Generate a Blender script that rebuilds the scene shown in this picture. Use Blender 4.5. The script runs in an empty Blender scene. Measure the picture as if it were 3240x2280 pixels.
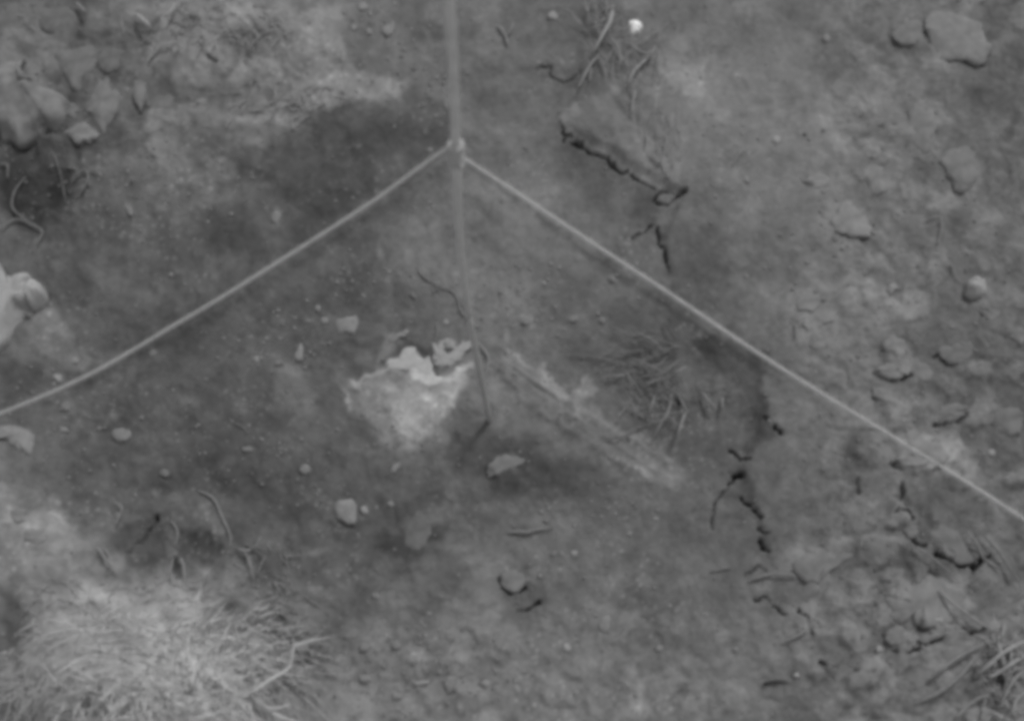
import bpy, bmesh, math, random
import numpy as np
from mathutils import Vector, Matrix

random.seed(7)
S = bpy.context.scene
COL = S.collection

# ------------------------------------------------------------------ camera, sky, sun, exposure
H = 1.5                                   # camera height over the soil (m)
TILT = math.radians(26.4)
LENS = 40.0
FPX = LENS / 36.0 * 2296.0                # focal length in units of a 2296-wide plan
cam_d = bpy.data.cameras.new('camera')
cam = bpy.data.objects.new('camera', cam_d)
COL.objects.link(cam)
cam.location = (0, 0, H)
cam.rotation_euler = (TILT, 0, 0)
cam_d.lens = LENS
cam_d.sensor_width = 36
cam_d.clip_start = 0.05
cam_d.clip_end = 500
cam_d.dof.use_dof = True
cam_d.dof.focus_distance = 1.64
cam_d.dof.aperture_fstop = 3.0
S.camera = cam

SUN_EL, SUN_AZ = math.radians(58), math.radians(32)      # azimuth from +Y towards +X
world = bpy.data.worlds.new('World')
S.world = world
world.use_nodes = True
wn = world.node_tree
bg = wn.nodes['Background']
sky = wn.nodes.new('ShaderNodeTexSky')
sky.sky_type = 'NISHITA'
sky.sun_disc = False
sky.sun_elevation = SUN_EL
sky.sun_rotation = SUN_AZ
grey = wn.nodes.new('ShaderNodeRGBToBW')                  # black-and-white film
wn.links.new(sky.outputs[0], grey.inputs[0])
wn.links.new(grey.outputs[0], bg.inputs[0])
bg.inputs[1].default_value = 0.15
sl = bpy.data.lights.new('sun', 'SUN')
sl.energy = 1.2
sl.angle = math.radians(10)
sl.color = (1, 1, 1)
so = bpy.data.objects.new('sun', sl)
COL.objects.link(so)
sd = Vector((math.sin(SUN_AZ) * math.cos(SUN_EL), math.cos(SUN_AZ) * math.cos(SUN_EL), math.sin(SUN_EL)))
so.rotation_euler = (-sd).to_track_quat('-Z', 'Y').to_euler()
so.location = (2, 3, 5)
S.view_settings.view_transform = 'Standard'
S.view_settings.look = 'None'
S.view_settings.gamma = 1
S.view_settings.use_curve_mapping = False
S.view_settings.exposure = 0.50
S.cycles.filter_width = 5.0
S.cycles.max_bounces = 8
S.cycles.diffuse_bounces = 8

# ------------------------------------------------------------------ plan coordinates <-> ground
CT, ST = math.cos(TILT), math.sin(TILT)


def lin(t):
    c = t / 255.0
    return ((c + 0.055) / 1.055) ** 2.4 if c > 0.04045 else c / 12.92


def plan_to_xy(u, v, z=0.0):
    a, b = (u - 1148) / FPX, -(v - 808) / FPX
    dx, dy, dz = a, b * CT + ST, b * ST - CT
    t = (z - H) / dz
    return a * t, dy * t


def xy_to_plan(x, y, z):
    py, pz = y, z - H
    d = py * ST - pz * CT
    yy = py * CT + pz * ST
    return 1148 + FPX * x / d, 808 - FPX * yy / d


# ------------------------------------------------------------------ noise
_rng = np.random.RandomState(11)
TAB = _rng.rand(256, 256)


def vnoise(x, y, seed=0):
    x = x + seed * 37.17
    y = y + seed * 11.93
    xi, yi = np.floor(x).astype(int), np.floor(y).astype(int)
    fx, fy = x - xi, y - yi
    fx = fx * fx * fx * (fx * (fx * 6 - 15) + 10)
    fy = fy * fy * fy * (fy * (fy * 6 - 15) + 10)
    a = TAB[xi & 255, yi & 255]; b = TAB[(xi + 1) & 255, yi & 255]
    c = TAB[xi & 255, (yi + 1) & 255]; d = TAB[(xi + 1) & 255, (yi + 1) & 255]
    return ((a * (1 - fx) + b * fx) * (1 - fy) + (c * (1 - fx) + d * fx) * fy) * 2 - 1


def fbm(x, y, seed=0, octv=4, gain=0.5):
    s, a, f, n = 0, 1.0, 1.0, 0
    for k in range(octv):
        ca, sa = math.cos(k * 0.9), math.sin(k * 0.9)
        s = s + a * vnoise((x * ca - y * sa) * f, (x * sa + y * ca) * f, seed + k * 5)
        n += a; a *= gain; f *= 2.03
    return s / n * 1.6


def worley(x, y, seed=0):
    xi, yi = np.floor(x).astype(int), np.floor(y).astype(int)
    f1 = np.full(x.shape, 9.0); f2 = f1.copy(); idv = np.zeros(x.shape)
    for dx in (-1, 0, 1):
        for dy in (-1, 0, 1):
            cx, cy = xi + dx, yi + dy
            px = cx + TAB[(cx + seed) & 255, cy & 255]
            py = cy + TAB[cx & 255, (cy + 71 + seed) & 255]
            d = np.hypot(px - x, py - y)
            iv = TAB[(cx + 31) & 255, (cy + 97 + seed) & 255]
            nearer = d < f1
            f2 = np.where(nearer, f1, np.minimum(f2, d))
            idv = np.where(nearer, iv, idv)
            f1 = np.where(nearer, d, f1)
    return f1, f2, idv


def sstep(a, b, x):
    t = np.clip((x - a) / (b - a), 0, 1)
    return t * t * (3 - 2 * t)


def seg_dist(u, v, pts):
    best = np.full(u.shape, 1e9)
    for (x0, y0), (x1, y1) in zip(pts[:-1], pts[1:]):
        dx, dy = x1 - x0, y1 - y0
        t = np.clip(((u - x0) * dx + (v - y0) * dy) / (dx * dx + dy * dy + 1e-9), 0, 1)
        best = np.minimum(best, np.hypot(u - x0 - t * dx, v - y0 - t * dy))
    return best


def poly_sd(u, v, pts):
    d = seg_dist(u, v, list(pts) + [pts[0]])
    ins = np.zeros(u.shape, bool)
    n = len(pts)
    for i in range(n):
        (x0, y0), (x1, y1) = pts[i], pts[(i + 1) % n]
        if y0 == y1: continue
        c = (y0 > v) != (y1 > v)
        ins ^= c & (u < (x1 - x0) * (v - y0) / (y1 - y0) + x0)
    return np.where(ins, -d, d)


def tile(ox, oy, pts):                     # survey sheets: local sheet units -> plan units
    return [(ox + 0.342 * x, oy + 0.342 * y) for x, y in pts]


A = lambda *p: tile(0, 0, p)
B = lambda *p: tile(758, 0, p)
Cc = lambda *p: tile(1516, 0, p)
D = lambda *p: tile(0, 531.5, p)
E = lambda *p: tile(758, 531.5, p)
F = lambda *p: tile(1516, 531.5, p)
G = lambda *p: tile(0, 1063, p)
Hh = lambda *p: tile(758, 1063, p)
I = lambda *p: tile(1516, 1063, p)

# ------------------------------------------------------------------ soil survey: tone of the earth
TU = np.linspace(0, 2296, 13)
TV = np.linspace(0, 1616, 10)
TONE = np.array([
    [88, 88, 102, 110, 102, 95, 100, 100, 102, 104, 108, 106, 92],
    [106, 86, 102, 112, 114, 98, 100, 92, 112, 106, 106, 104, 92],
    [80, 82, 100, 94, 84, 94, 100, 90, 106, 108, 112, 106, 98],
    [82, 84, 84, 74, 82, 102, 104, 92, 88, 102, 112, 104, 94],
    [94, 88, 78, 78, 80, 90, 98, 88, 78, 98, 110, 98, 92],
    [86, 80, 80, 82, 84, 98, 102, 92, 84, 90, 106, 102, 94],
    [98, 82, 76, 78, 84, 86, 85, 94, 90, 90, 102, 106, 104],
    [110, 104, 94, 86, 86, 84, 102, 100, 94, 96, 104, 96, 98],
    [98, 122, 124, 108, 102, 104, 108, 104, 100, 102, 106, 110, 106],
    [112, 126, 134, 114, 106, 110, 112, 108, 104, 102, 104, 106, 108]], float)


def coarse(u, v):
    gu = np.clip(u / 2296 * 12, -0.49, 12.49); gv = np.clip(v / 1616 * 9, -0.49, 9.49)
    gu = np.clip(gu, 0, 11.999); gv = np.clip(gv, 0, 8.999)
    i, j = gu.astype(int), gv.astype(int)
    fx, fy = gu - i, gv - j
    fx = fx * fx * (3 - 2 * fx); fy = fy * fy * (3 - 2 * fy)
    return (TONE[j, i] * (1 - fx) + TONE[j, i + 1] * fx) * (1 - fy) + (TONE[j + 1, i] * (1 - fx) + TONE[j + 1, i + 1] * fx) * fy


# (polygon, tone offset, edge softness, edge roughness)
PATCH = [
    (A((1050, 60), (1230, 0), (1690, 0), (1690, 60), (1600, 180), (1450, 330), (1350, 480), (1150, 460), (1040, 400), (1000, 200)), 14, 26, 22),
    (A((1850, 130), (2060, 60), (2279, 40), (2279, 360), (2100, 330), (2000, 360), (1930, 260)), 14, 16, 16),
    (A((2300, 430), (2550, 500), (2700, 560), (2500, 640), (2279, 690), (2080, 770), (1930, 870), (1700, 860), (1500, 800), (1700, 720), (1950, 600), (2080, 520)), 16, 9, 12),
    (A((1000, 700), (1200, 760), (1460, 690), (1600, 700), (1500, 850), (1300, 800), (1050, 870), (900, 900), (980, 780)), 8, 10, 14),
    (A((1880, 900), (2279, 710), (2700, 600), (3000, 700), (2960, 950), (2800, 1100), (2450, 1300), (2100, 1420), (1800, 1300), (1640, 1120), (1760, 960)), -11, 12, 16),
    (A((1300, 1040), (1500, 1060), (1560, 1130), (1480, 1200), (1300, 1180), (1350, 1090)), 12, 12, 12),
    (A((150, 900), (420, 950), (700, 980), (600, 1060), (440, 1060), (470, 1300), (380, 1500), (200, 1420), (60, 1430), (0, 1200), (60, 950)), -14, 16, 14),
    (A((1250, 1300), (1550, 1340), (1700, 1600), (1400, 1640), (1200, 1480)), -9, 26, 20),
    # pale mineral crust in the corner of the square
    (E((240, 880), (330, 890), (480, 930), (650, 950), (760, 940), (890, 830), (860, 960), (800, 1050), (700, 1180), (620, 1290), (540, 1410), (470, 1430), (370, 1290), (320, 1150), (270, 1090), (150, 1070), (90, 990), (150, 920)), 22, 10, 14),
    ([(772, 885), (900, 868), (1060, 830), (1045, 880), (1005, 950), (985, 1010), (955, 1062), (905, 1045), (870, 985), (800, 930)], 11, 18, 16),
    (E((10, 880), (60, 900), (110, 1000), (110, 1100), (40, 1120), (0, 1000)), 8, 12, 12),
    (E((60, 980), (280, 960), (420, 1060), (480, 1250), (520, 1450), (420, 1500), (300, 1350), (240, 1180), (120, 1120)), 9, 16, 24),
    (E((540, 1350), (680, 1260), (760, 1250), (700, 1350), (620, 1440)), 7, 12, 18),
    (E((640, 1420), (720, 1400), (760, 1500), (720, 1560), (640, 1520)), 9, 10, 14),
    (G((-60, 40), (120, 60), (330, 200), (480, 340), (560, 520), (400, 640), (150, 620), (-60, 700)), 10, 20, 26),
    (E((90, 960), (150, 915), (240, 880), (310, 890), (290, 925), (170, 950), (110, 1000)), 18, 6, 8),
    (E((20, 990), (50, 990), (70, 1070), (95, 1140), (60, 1150), (30, 1080)), 26, 7, 8),
    (E((300, 640), (400, 640), (400, 700), (330, 800), (260, 840), (240, 860), (290, 740)), 18, 8, 10),
    (E((890, 820), (860, 900), (760, 970), (660, 990), (640, 950), (720, 940), (800, 880)), 12, 6, 8),
    (E((840, 1010), (790, 1080), (700, 1200), (640, 1250), (640, 1180), (720, 1080), (780, 1020)), 16, 5, 8),
    (E((330, 860), (370, 810), (410, 800), (440, 740), (495, 725), (520, 770), (560, 790), (605, 775), (610, 860), (650, 930), (655, 965), (600, 955), (540, 940), (490, 945), (460, 890), (380, 880)), 48, 5, 10),
    (E((635, 690), (665, 720), (690, 690), (720, 665), (760, 680), (770, 730), (820, 695), (850, 715), (820, 770), (740, 830), (720, 855), (670, 850), (635, 810)), 38, 4, 9),
    (E((715, 735), (745, 730), (765, 760), (735, 790), (700, 800), (695, 770)), -54, 4, 5),
    (E((530, 855), (555, 850), (550, 880), (530, 885)), -58, 3, 2),
    (E((400, 700), (470, 690), (600, 730), (600, 770), (560, 780), (500, 725), (440, 740), (410, 780), (370, 770)), -12, 6, 6),
    # decayed strip and its pale fringe
    (E((1040, 800), (1140, 780), (1300, 880), (1480, 1060), (1600, 1160), (1880, 1300), (2100, 1390), (2210, 1500), (2279, 1600), (2080, 1640), (1800, 1500), (1560, 1320), (1300, 1150), (1150, 1000), (1060, 960)), 7, 16, 22),
    (E((1090, 750), (1150, 780), (1240, 840), (1290, 880), (1240, 870), (1160, 820), (1100, 790)), 20, 9, 12),
    (E((1300, 880), (1350, 850), (1375, 900), (1460, 1000), (1540, 1050), (1550, 1080), (1480, 1060), (1420, 1020), (1350, 950)), 28, 8, 14),
    (E((1560, 950), (1620, 940), (1690, 1010), (1650, 1060), (1620, 1150), (1600, 1190), (1560, 1160), (1550, 1060)), 24, 10, 14),
    (E((1600, 1140), (1700, 1180), (1860, 1270), (1970, 1260), (1990, 1330), (2100, 1360), (2220, 1480), (2200, 1510), (2080, 1400), (1900, 1340), (1720, 1260), (1610, 1190)), 11, 10, 15),
    (E((1960, 1400), (2060, 1420), (2140, 1520), (2279, 1620), (2150, 1640), (2000, 1560)), 12, 12, 12),
    (E((1000, 1500), (1100, 1420), (1200, 1440), (1180, 1530), (1080, 1540)), 12, 8, 8),
    (E((700, 1290), (900, 1260), (1060, 1330), (1150, 1440), (1020, 1500), (1000, 1640), (760, 1560)), -9, 14, 14),
    (E((1000, 1530), (1180, 1560), (1280, 1530), (1560, 1400), (1750, 1500), (1850, 1640), (1500, 1700), (1100, 1720), (950, 1700)), -11, 18, 16),
    (D((300, 420), (420, 560), (540, 720), (660, 800), (560, 880), (400, 840), (200, 700), (140, 560), (220, 490)), 12, 10, 12),
    (D((1830, 850), (1950, 830), (2050, 950), (2060, 1150), (1930, 1200), (1800, 1050)), 11, 18, 14),
    (D((1880, 830), (1960, 840), (1980, 900), (1900, 950), (1860, 890)), 10, 10, 8),
    (D((0, 780), (300, 850), (250, 980), (0, 1080)), -10, 14, 12),
    (B((1440, 790), (1540, 690), (1760, 640), (1950, 850), (2240, 1100), (2220, 1220), (2090, 1235), (1900, 1110), (1740, 1030), (1560, 920), (1480, 870)), 11, 5, 5),
    (B((2050, 400), (2200, 370), (2380, 420), (2400, 560), (2290, 640), (2150, 560)), 18, 14, 12),
    (B((1480, 470), (1600, 400), (1620, 520), (1540, 610), (1470, 590)), -12, 9, 8),
    (B((1440, 930), (1900, 1130), (2080, 1260), (2060, 1500), (1850, 1480), (1500, 1180), (1400, 1050)), -6, 14, 10),
    (B((520, 120), (700, 150), (690, 260), (540, 250), (480, 220)), -10, 10, 8),
    (F((560, 960), (540, 1080), (600, 1200), (660, 1330), (480, 1460), (420, 1400), (520, 1300), (440, 1050), (300, 900), (100, 700), (250, 640), (500, 740), (600, 850)), -13, 8, 8),
    (F((800, 440), (960, 260), (1150, 300), (1400, 420), (1500, 660), (1400, 780), (1150, 760), (900, 900), (800, 760), (760, 600)), 6, 12, 16),
    (F((1640, 1300), (1900, 1350), (2000, 1616), (2100, 1850), (1850, 1600), (1600, 1440), (1500, 1420)), 18, 14, 12),
    (F((1420, 640), (1700, 560), (1880, 700), (1700, 790), (1500, 760)), -8, 16, 14),
    (I((1430, 760), (1700, 640), (1900, 700), (1980, 900), (1700, 1000), (1560, 900), (1480, 950), (1420, 880)), 12, 12, 14),
    (I((700, 540), (860, 500), (1160, 420), (1160, 540), (1000, 640), (920, 720), (790, 700)), 9, 10, 12),
    (I((1480, 0), (1980, 0), (1980, 330), (1700, 480), (1560, 400), (1480, 200)), -8, 12, 10),
    (I((1080, 540), (1450, 470), (1900, 640), (1700, 640), (1300, 600), (1100, 700), (1000, 640)), -9, 12, 10),
    (Hh((300, 380), (460, 420), (600, 350), (740, 280), (640, 480), (520, 560), (380, 560), (240, 480)), -14, 10, 10),
    (Hh((440, 230), (560, 180), (720, 250), (600, 350), (520, 420), (440, 330)), 8, 8, 8),
    (Hh((1040, 680), (1240, 640), (1380, 860), (1250, 1010), (1080, 960), (1090, 860)), -12, 18, 14),
    (Hh((1900, 1270), (1980, 1270), (1970, 1616), (1880, 1616), (1880, 1450)), 9, 14, 20),
    (Hh((0, 1080), (400, 1050), (420, 1616), (0, 1616)), 6, 20, 20),
    (G((0, 230), (330, 230), (460, 320), (560, 430), (680, 500), (760, 620), (1000, 700), (1380, 620), (1650, 600), (1640, 760), (1350, 860), (1380, 1100), (1640, 1060), (1760, 1300), (1900, 1240), (1900, 1400), (1620, 1500), (1900, 1616), (100, 1616), (60, 1100), (180, 880), (90, 600)), 14, 26, 34),
    (G((1000, 1000), (1300, 1150), (1640, 1150), (1700, 1350), (1560, 1500), (1650, 1800), (500, 1800), (700, 1400), (1000, 1250)), 26, 30, 30),
    (G((450, 700), (740, 720), (840, 860), (700, 940), (480, 850)), 8, 20, 20),
    (G((0, 780), (110, 820), (160, 1000), (100, 1180), (0, 1220)), -13, 16, 14),
    (G((1660, 900), (1800, 880), (1900, 1000), (1900, 1160), (1830, 1220), (1720, 1100), (1680, 1010)), -26, 9, 9),
    (G((1130, 560), (1165, 540), (1195, 690), (1170, 710), (1130, 660)), -24, 5, 4),
    (G((1460, 870), (1520, 820), (1570, 850), (1500, 910)), -26, 8, 6),
    (G((740, 380), (900, 240), (1060, 300), (1110, 420), (1080, 560), (900, 600), (760, 520)), -14, 14, 18),
    (G((1220, 380), (1400, 400), (1480, 540), (1330, 580), (1200, 520)), -16, 12, 14),
    (G((1960, 1150), (2100, 1120), (2130, 1240), (2000, 1300)), -14, 10, 10),
    (G((1660, 1440), (1780, 1410), (1800, 1500), (1720, 1500)), -16, 7, 6),
    (G((60, 230), (170, 230), (160, 300), (80, 310)), 10, 8, 8),
    (G((150, 350), (280, 360), (300, 450), (190, 460)), 16, 9, 8),
    (G((290, 240), (400, 280), (500, 360), (460, 360), (320, 270)), 14, 5, 5),
    (D((0, 1240), (90, 1235), (230, 1290), (180, 1395), (100, 1370), (0, 1300)), 30, 5, 8),
]
# round spots: (u, v, ru, rv, angle deg, offset)
SPOT = []
for sheet, lst in ((B, [(600, 600, 28, 20, 0, 16), (330, 510, 14, 60, 0, 12), (370, 580, 60, 30, 0, 10), (700, 630, 60, 30, 20, 10), (540, 690, 30, 22, 0, 12),
                        (225, 340, 30, 22, 0, 14), (600, 985, 20, 20, 0, 22), (1810, 600, 30, 45, 0, 12), (1550, 750, 30, 45, 0, 12), (1740, 985, 50, 28, 10, 16),
                        (650, 80, 60, 70, 0, 8), (1300, 190, 60, 60, 0, 6), (860, 230, 90, 60, 0, -8), (660, 1150, 50, 50, 0, -12), (470, 920, 200, 80, -20, -7)]),
                   (Cc, [(150, 560, 10, 10, 0, 20), (400, 515, 16, 16, 0, 18), (1050, 960, 60, 40, 0, 12), (420, 60, 100, 30, 10, 10), (880, 110, 40, 40, 0, -8),
                         (1300, 450, 50, 35, 30, 9), (1560, 310, 130, 50, 0, -12), (1350, 890, 160, 25, 0, -9), (2100, 700, 200, 60, 30, -12), (1960, 600, 150, 30, 0, -8),
                         (1650, 1120, 80, 60, 30, -7), (1850, 1500, 60, 100, 0, -10), (840, 830, 260, 120, 0, 5), (1280, 1090, 50, 40, 0, -5), (2100, 330, 50, 45, 30, 12)]),
                   (E, [(270, 130, 18, 35, -25, 20), (330, 300, 16, 40, 0, 14), (65, 230, 14, 26, 0, 16), (1230, 550, 35, 25, 0, 14), (1550, 540, 35, 14, -15, 18),
                        (1730, 545, 25, 25, 0, 12), (1800, 270, 20, 20, 0, 14), (1100, 660, 18, 30, 0, 14), (1590, 120, 22, 20, 0, 14), (880, 230, 60, 14, 0, 10),
                        (500, 990, 100, 50, -10, -8), (570, 1180, 60, 90, -30, 6), (350, 1170, 40, 70, 0, -14), (170, 790, 50, 30, 0, 6), (1960, 1130, 20, 20, 0, 12), (2000, 1520, 50, 30, 0, 14),
                        (1250, 1470, 70, 70, 0, -12), (1350, 1500, 40, 30, 0, -10), (700, 760, 0.1, 0.1, 0, 0), (2230, 870, 70, 60, 0, 10), (2100, 800, 40, 40, 0, -6)]),
                   (D, [(300, 60, 70, 20, -10, 10), (240, 20, 20, 60, 0, 10), (1020, 800, 40, 40, 0, 8), (430, 1110, 40, 40, 0, 14), (120, 1290, 80, 45, 20, 8), (760, 1180, 35, 25, 0, 12),
                        (1240, 1080, 60, 25, 0, 10), (1290, 1105, 20, 18, 0, 14), (1160, 475, 30, 14, 0, 10), (380, 190, 40, 60, 0, 10), (1410, 290, 20, 25, 0, 9), (760, 140, 50, 40, 0, -10), (380, 1420, 120, 100, 0, 6)]),
                   (F, [(1350, 1040, 60, 20, 35, 16), (1120, 1000, 60, 25, 10, 12), (900, 820, 60, 22, 30, 12), (1500, 1220, 50, 18, 30, 10), (1150, 1230, 60, 20, -10, 12), (1420, 1170, 25, 20, 0, 14),
                        (1640, 1070, 80, 22, -15, 10), (1570, 860, 30, 30, 0, 6), (1100, 290, 70, 18, 10, 10), (470, 420, 60, 25, 10, 8), (690, 1150, 60, 40, 0, 6), (1150, 1380, 50, 180, 0, -12), (1500, 1480, 50, 50, 20, -12),
                        (640, 1460, 130, 100, 0, 6), (1650, 1310, 50, 25, 10, 12), (1350, 720, 150, 60, 30, -6)]),
                   (Hh, [(1150, 430, 200, 130, 0, 5), (1000, 200, 140, 30, 0, 8), (1210, 45, 50, 50, 0, 8), (1280, 110, 35, 25, 0, 16), (720, 180, 60, 60, 0, 6), (300, 620, 80, 30, 0, 5), (1180, 700, 60, 50, 0, 8), (1500, 800, 100, 70, 0, -8),
                         (1760, 700, 50, 30, 30, 6), (1900, 850, 80, 80, 0, -5), (1030, 1290, 60, 14, 5, 12), (640, 1290, 90, 50, 0, -9), (690, 800, 40, 12, 10, 12), (850, 575, 30, 14, 0, 12), (900, 1200, 60, 30, 0, 10), (600, 460, 60, 30, 0, 10)]),
                   (G, [(1020, 130, 20, 20, 0, 18), (800, 180, 60, 100, 20, 8), (1370, 210, 90, 70, 0, 9), (1430, 360, 50, 40, 0, 16), (640, 135, 25, 25, 0, 10), (1520, 560, 70, 70, 0, 6), (2060, 520, 60, 20, -15, 16), (2060, 755, 50, 14, -20, 12),
                        (1170, 180, 60, 80, 40, 6), (960, 890, 80, 50, 20, 10), (560, 740, 60, 60, 0, 8), (540, 1060, 50, 60, 0, 8), (410, 950, 30, 50, 0, 10), (1280, 1310, 60, 110, 10, 22), (1170, 1540, 80, 40, -20, 18), (1840, 1290, 80, 25, -15, 20), (1950, 1450, 60, 60, 0, 8), (1600, 990, 40, 22, -10, -18), (720, 670, 50, 16, 10, -12), (640, 560, 40, 18, 45, -12), (1840, 1020, 25, 25, 0, 24), (1330, 660, 40, 40, 0, 12), (1480, 420, 0.1, 0.1, 0, 0)]),
                   (I, [(830, 320, 40, 30, 0, 12), (1740, 740, 60, 40, 30, 12), (1230, 480, 60, 35, 0, -9), (580, 720, 120, 50, -10, 7), (720, 800, 120, 60, 10, -9), (380, 500, 90, 60, 0, -6), (330, 1180, 60, 120, 15, 6), (1460, 1050, 60, 50, 0, 10), (1120, 870, 120, 60, 0, 5), (1850, 640, 60, 60, 0, 8), (2140, 1230, 60, 60, 0, 14), (1500, 700, 60, 14, 10, 8), (2200, 1500, 60, 30, 0, -10), (1600, 1400, 130, 50, 0, -6)]),
                   (A, [(150, 330, 70, 45, 0, -20), (370, 520, 30, 50, 10, -16), (480, 650, 50, 40, 0, -14), (360, 1260, 50, 60, 0, -24), (530, 270, 30, 30, 0, -16), (700, 240, 70, 30, 0, -12), (780, 480, 60, 120, 0, -8), (920, 110, 40, 60, -40, 14), (820, 420, 30, 30, 0, 12),
                        (990, 850, 35, 25, 20, 14), (1190, 1190, 22, 26, -40, 18), (850, 1385, 20, 30, -30, 18), (970, 1250, 35, 30, 0, 12), (1060, 1375, 30, 18, 0, 12), (1810, 1420, 32, 50, 0, 22), (1220, 1090, 14, 45, 0, 8), (860, 1080, 30, 24, 0, 8), (1290, 590, 120, 14, 5, -10), (1380, 385, 70, 12, 30, -20), (1700, 280, 60, 130, 0, -8), (1690, 960, 50, 25, 30, 14), (1800, 930, 50, 25, 20, 12), (1620, 170, 30, 20, 30, 10), (1180, 330, 60, 40, 0, 8), (1150, 60, 40, 30, -30, 12), (100, 200, 90, 80, 0, 8), (1000, 560, 60, 90, 0, -6), (1160, 620, 120, 60, 20, -8), (2180, 1240, 30, 14, 0, 12), (1400, 1600, 120, 60, 0, -8)])):
    for x, y, rx, ry, a, o in lst:
        (u, v), = sheet((x, y))
        SPOT.append((u, v, rx * .342 + 1, ry * .342 + 1, math.radians(a), o))

CRACKS = [   # (points, half width, depth mm)
    (B((1300, 440), (1330, 420), (1390, 440), (1420, 510), (1470, 540), (1540, 515), (1580, 470)), 2.6, 12),
    (B((1447, 820), (1480, 880), (1540, 912)), 3.2, 20),
    (B((1470, 940), (1500, 905)), 2.5, 14),
    (B((1535, 968), (1600, 968), (1640, 1003), (1720, 1022), (1800, 1083), (1860, 1120), (1900, 1108)), 4.2, 34),
    (B((1912, 1135), (1980, 1182), (2080, 1232)), 3.8, 30),
    (B((2240, 1275), (2200, 1290), (2150, 1345), (2075, 1320), (2110, 1258), (2160, 1255)), 3.4, 22),
    (B((2215, 1272), (2262, 1270)), 8, 34),
    (B((1920, 1572), (1990, 1522), (2052, 1472)), 3.0, 16),
    (B((2100, 1500), (2110, 1600), (2140, 1640), (2150, 1700), (2160, 1800)), 3.2, 20),
    (F((1300, 0), (1300, 1)), 1, 1),
    (F((570, 1200), (605, 1222)), 3.2, 18), (F((645, 1275), (690, 1312)), 4, 22),
    (F((360, 1400), (420, 1440), (482, 1470)), 4, 28),
    (F((385, 1573), (425, 1575)), 9, 34),
    (I((400, 30), (340, 70), (280, 150), (260, 200), (245, 360)), 2.4, 16),
    (I((436, 150), (460, 190), (495, 208)), 4.4, 28), (I((500, 235), (540, 255), (562, 292)), 4.6, 30),
    (I((540, 362), (600, 388)), 3.8, 22), (I((548, 430), (560, 480), (610, 518)), 5, 30),
    (I((440, 665), (540, 590), (600, 640)), 2.6, 16),
    (I((520, 830), (550, 828), (580, 810), (620, 828)), 3.2, 20), (I((635, 860), (665, 890), (705, 922)), 4.2, 26),
    (I((800, 905), (860, 950), (870, 1000), (900, 1060)), 3.4, 20),
    (I((1440, 250), (1510, 262), (1540, 312)), 5, 26), (I((1500, 400), (1570, 452), (1640, 465)), 5, 28),
    (I((1690, 520), (1780, 552), (1860, 602), (1930, 585)), 6, 32), (I((1930, 645), (1975, 590), (2050, 530)), 6, 28),
    (I((1600, 1108), (1680, 1105), (1755, 1070)), 6, 26), (I((1870, 992), (1920, 1032), (2010, 1020)), 6, 26),
    (I((1400, 1155), (1450, 1165)), 5, 18), (I((1500, 1170), (1600, 1160)), 4.5, 18),
    (I((950, 1240), (990, 1255)), 4, 16), (I((1050, 1282), (1120, 1275), (1190, 1290)), 4, 20),
    (I((1470, 60), (1490, 130), (1470, 180)), 5, 16), (I((1180, 40), (1200, 130)), 6, 14),
    (Hh((1070, 700), (1090, 770), (1130, 795), (1180, 770), (1230, 740)), 5, 22), (Hh((1180, 900), (1330, 850)), 6, 14),
    (G((870, 440), (930, 420), (960, 370), (1030, 290)), 5, 20), (G((830, 500), (850, 470)), 7, 18),
    (A((1350, 370), (1420, 410)), 4, 14),
    (F((1970, 470), (2060, 550)), 7, 20), (F((1700, 770), (1860, 720)), 6, 14), (F((1690, 1240), (1800, 1210), (1900, 1180)), 6, 18), (F((1480, 930), (1560, 900)), 6, 16),
    (F((1400, 1480), (1460, 1520)), 7, 20), (E((2190, 1070), (2240, 1110)), 4, 16),
    (E((612, 770), (615, 860), (650, 930)), 4, 16),
]
CRACKS = [c for c in CRACKS if c[1] > 1]
MOUND = [  # (u, v, ru, rv, angle, height m)
    (340, 1590, 270, 170, 0, 0.20), (520, 1680, 170, 110, 0, 0.10), (60, 1200, 200, 120, 30, 0.03),
    (50, 220, 120, 90, 0, 0.02), (620, 80, 330, 120, -10, 0.03), (760, 190, 160, 60, -25, 0.02),
    (2100, 250, 300, 300, 0, 0.015), (2050, 850, 320, 300, 0, 0.02), (2000, 1350, 260, 200, 20, 0.02), (930, 880, 120, 110, 0, 0.012),
    (1440, 300, 190, 110, 35, 0.022), (1700, 1100, 0.1, 0.1, 0, 0), (850, 1180, 120, 60, 0, -0.01), (1170, 1340, 90, 80, 0, -0.014),
    (60, 440, 130, 100, 0, -0.02), (1500, 840, 180, 120, 30, -0.012), (790, 330, 200, 90, -20, -0.012),
]
STEP_LINE = [(1255, 280), (1530, 435), (1490, 530), (1500, 640), (1620, 760), (1705, 850), (1705, 980), (1655, 1060), (1700, 1150), (1720, 1250), (1760, 1330)]


def macro_h(u, v):
    h = np.zeros(u.shape)
    for mu, mv, ru, rv, a, hh in MOUND:
        a = math.radians(a)
        du, dv = u - mu, v - mv
        x = (du * math.cos(a) + dv * math.sin(a)) / ru
        y = (-du * math.sin(a) + dv * math.cos(a)) / rv
        h += hh * np.exp(-(x * x + y * y) * 1.1)
    return h


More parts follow.
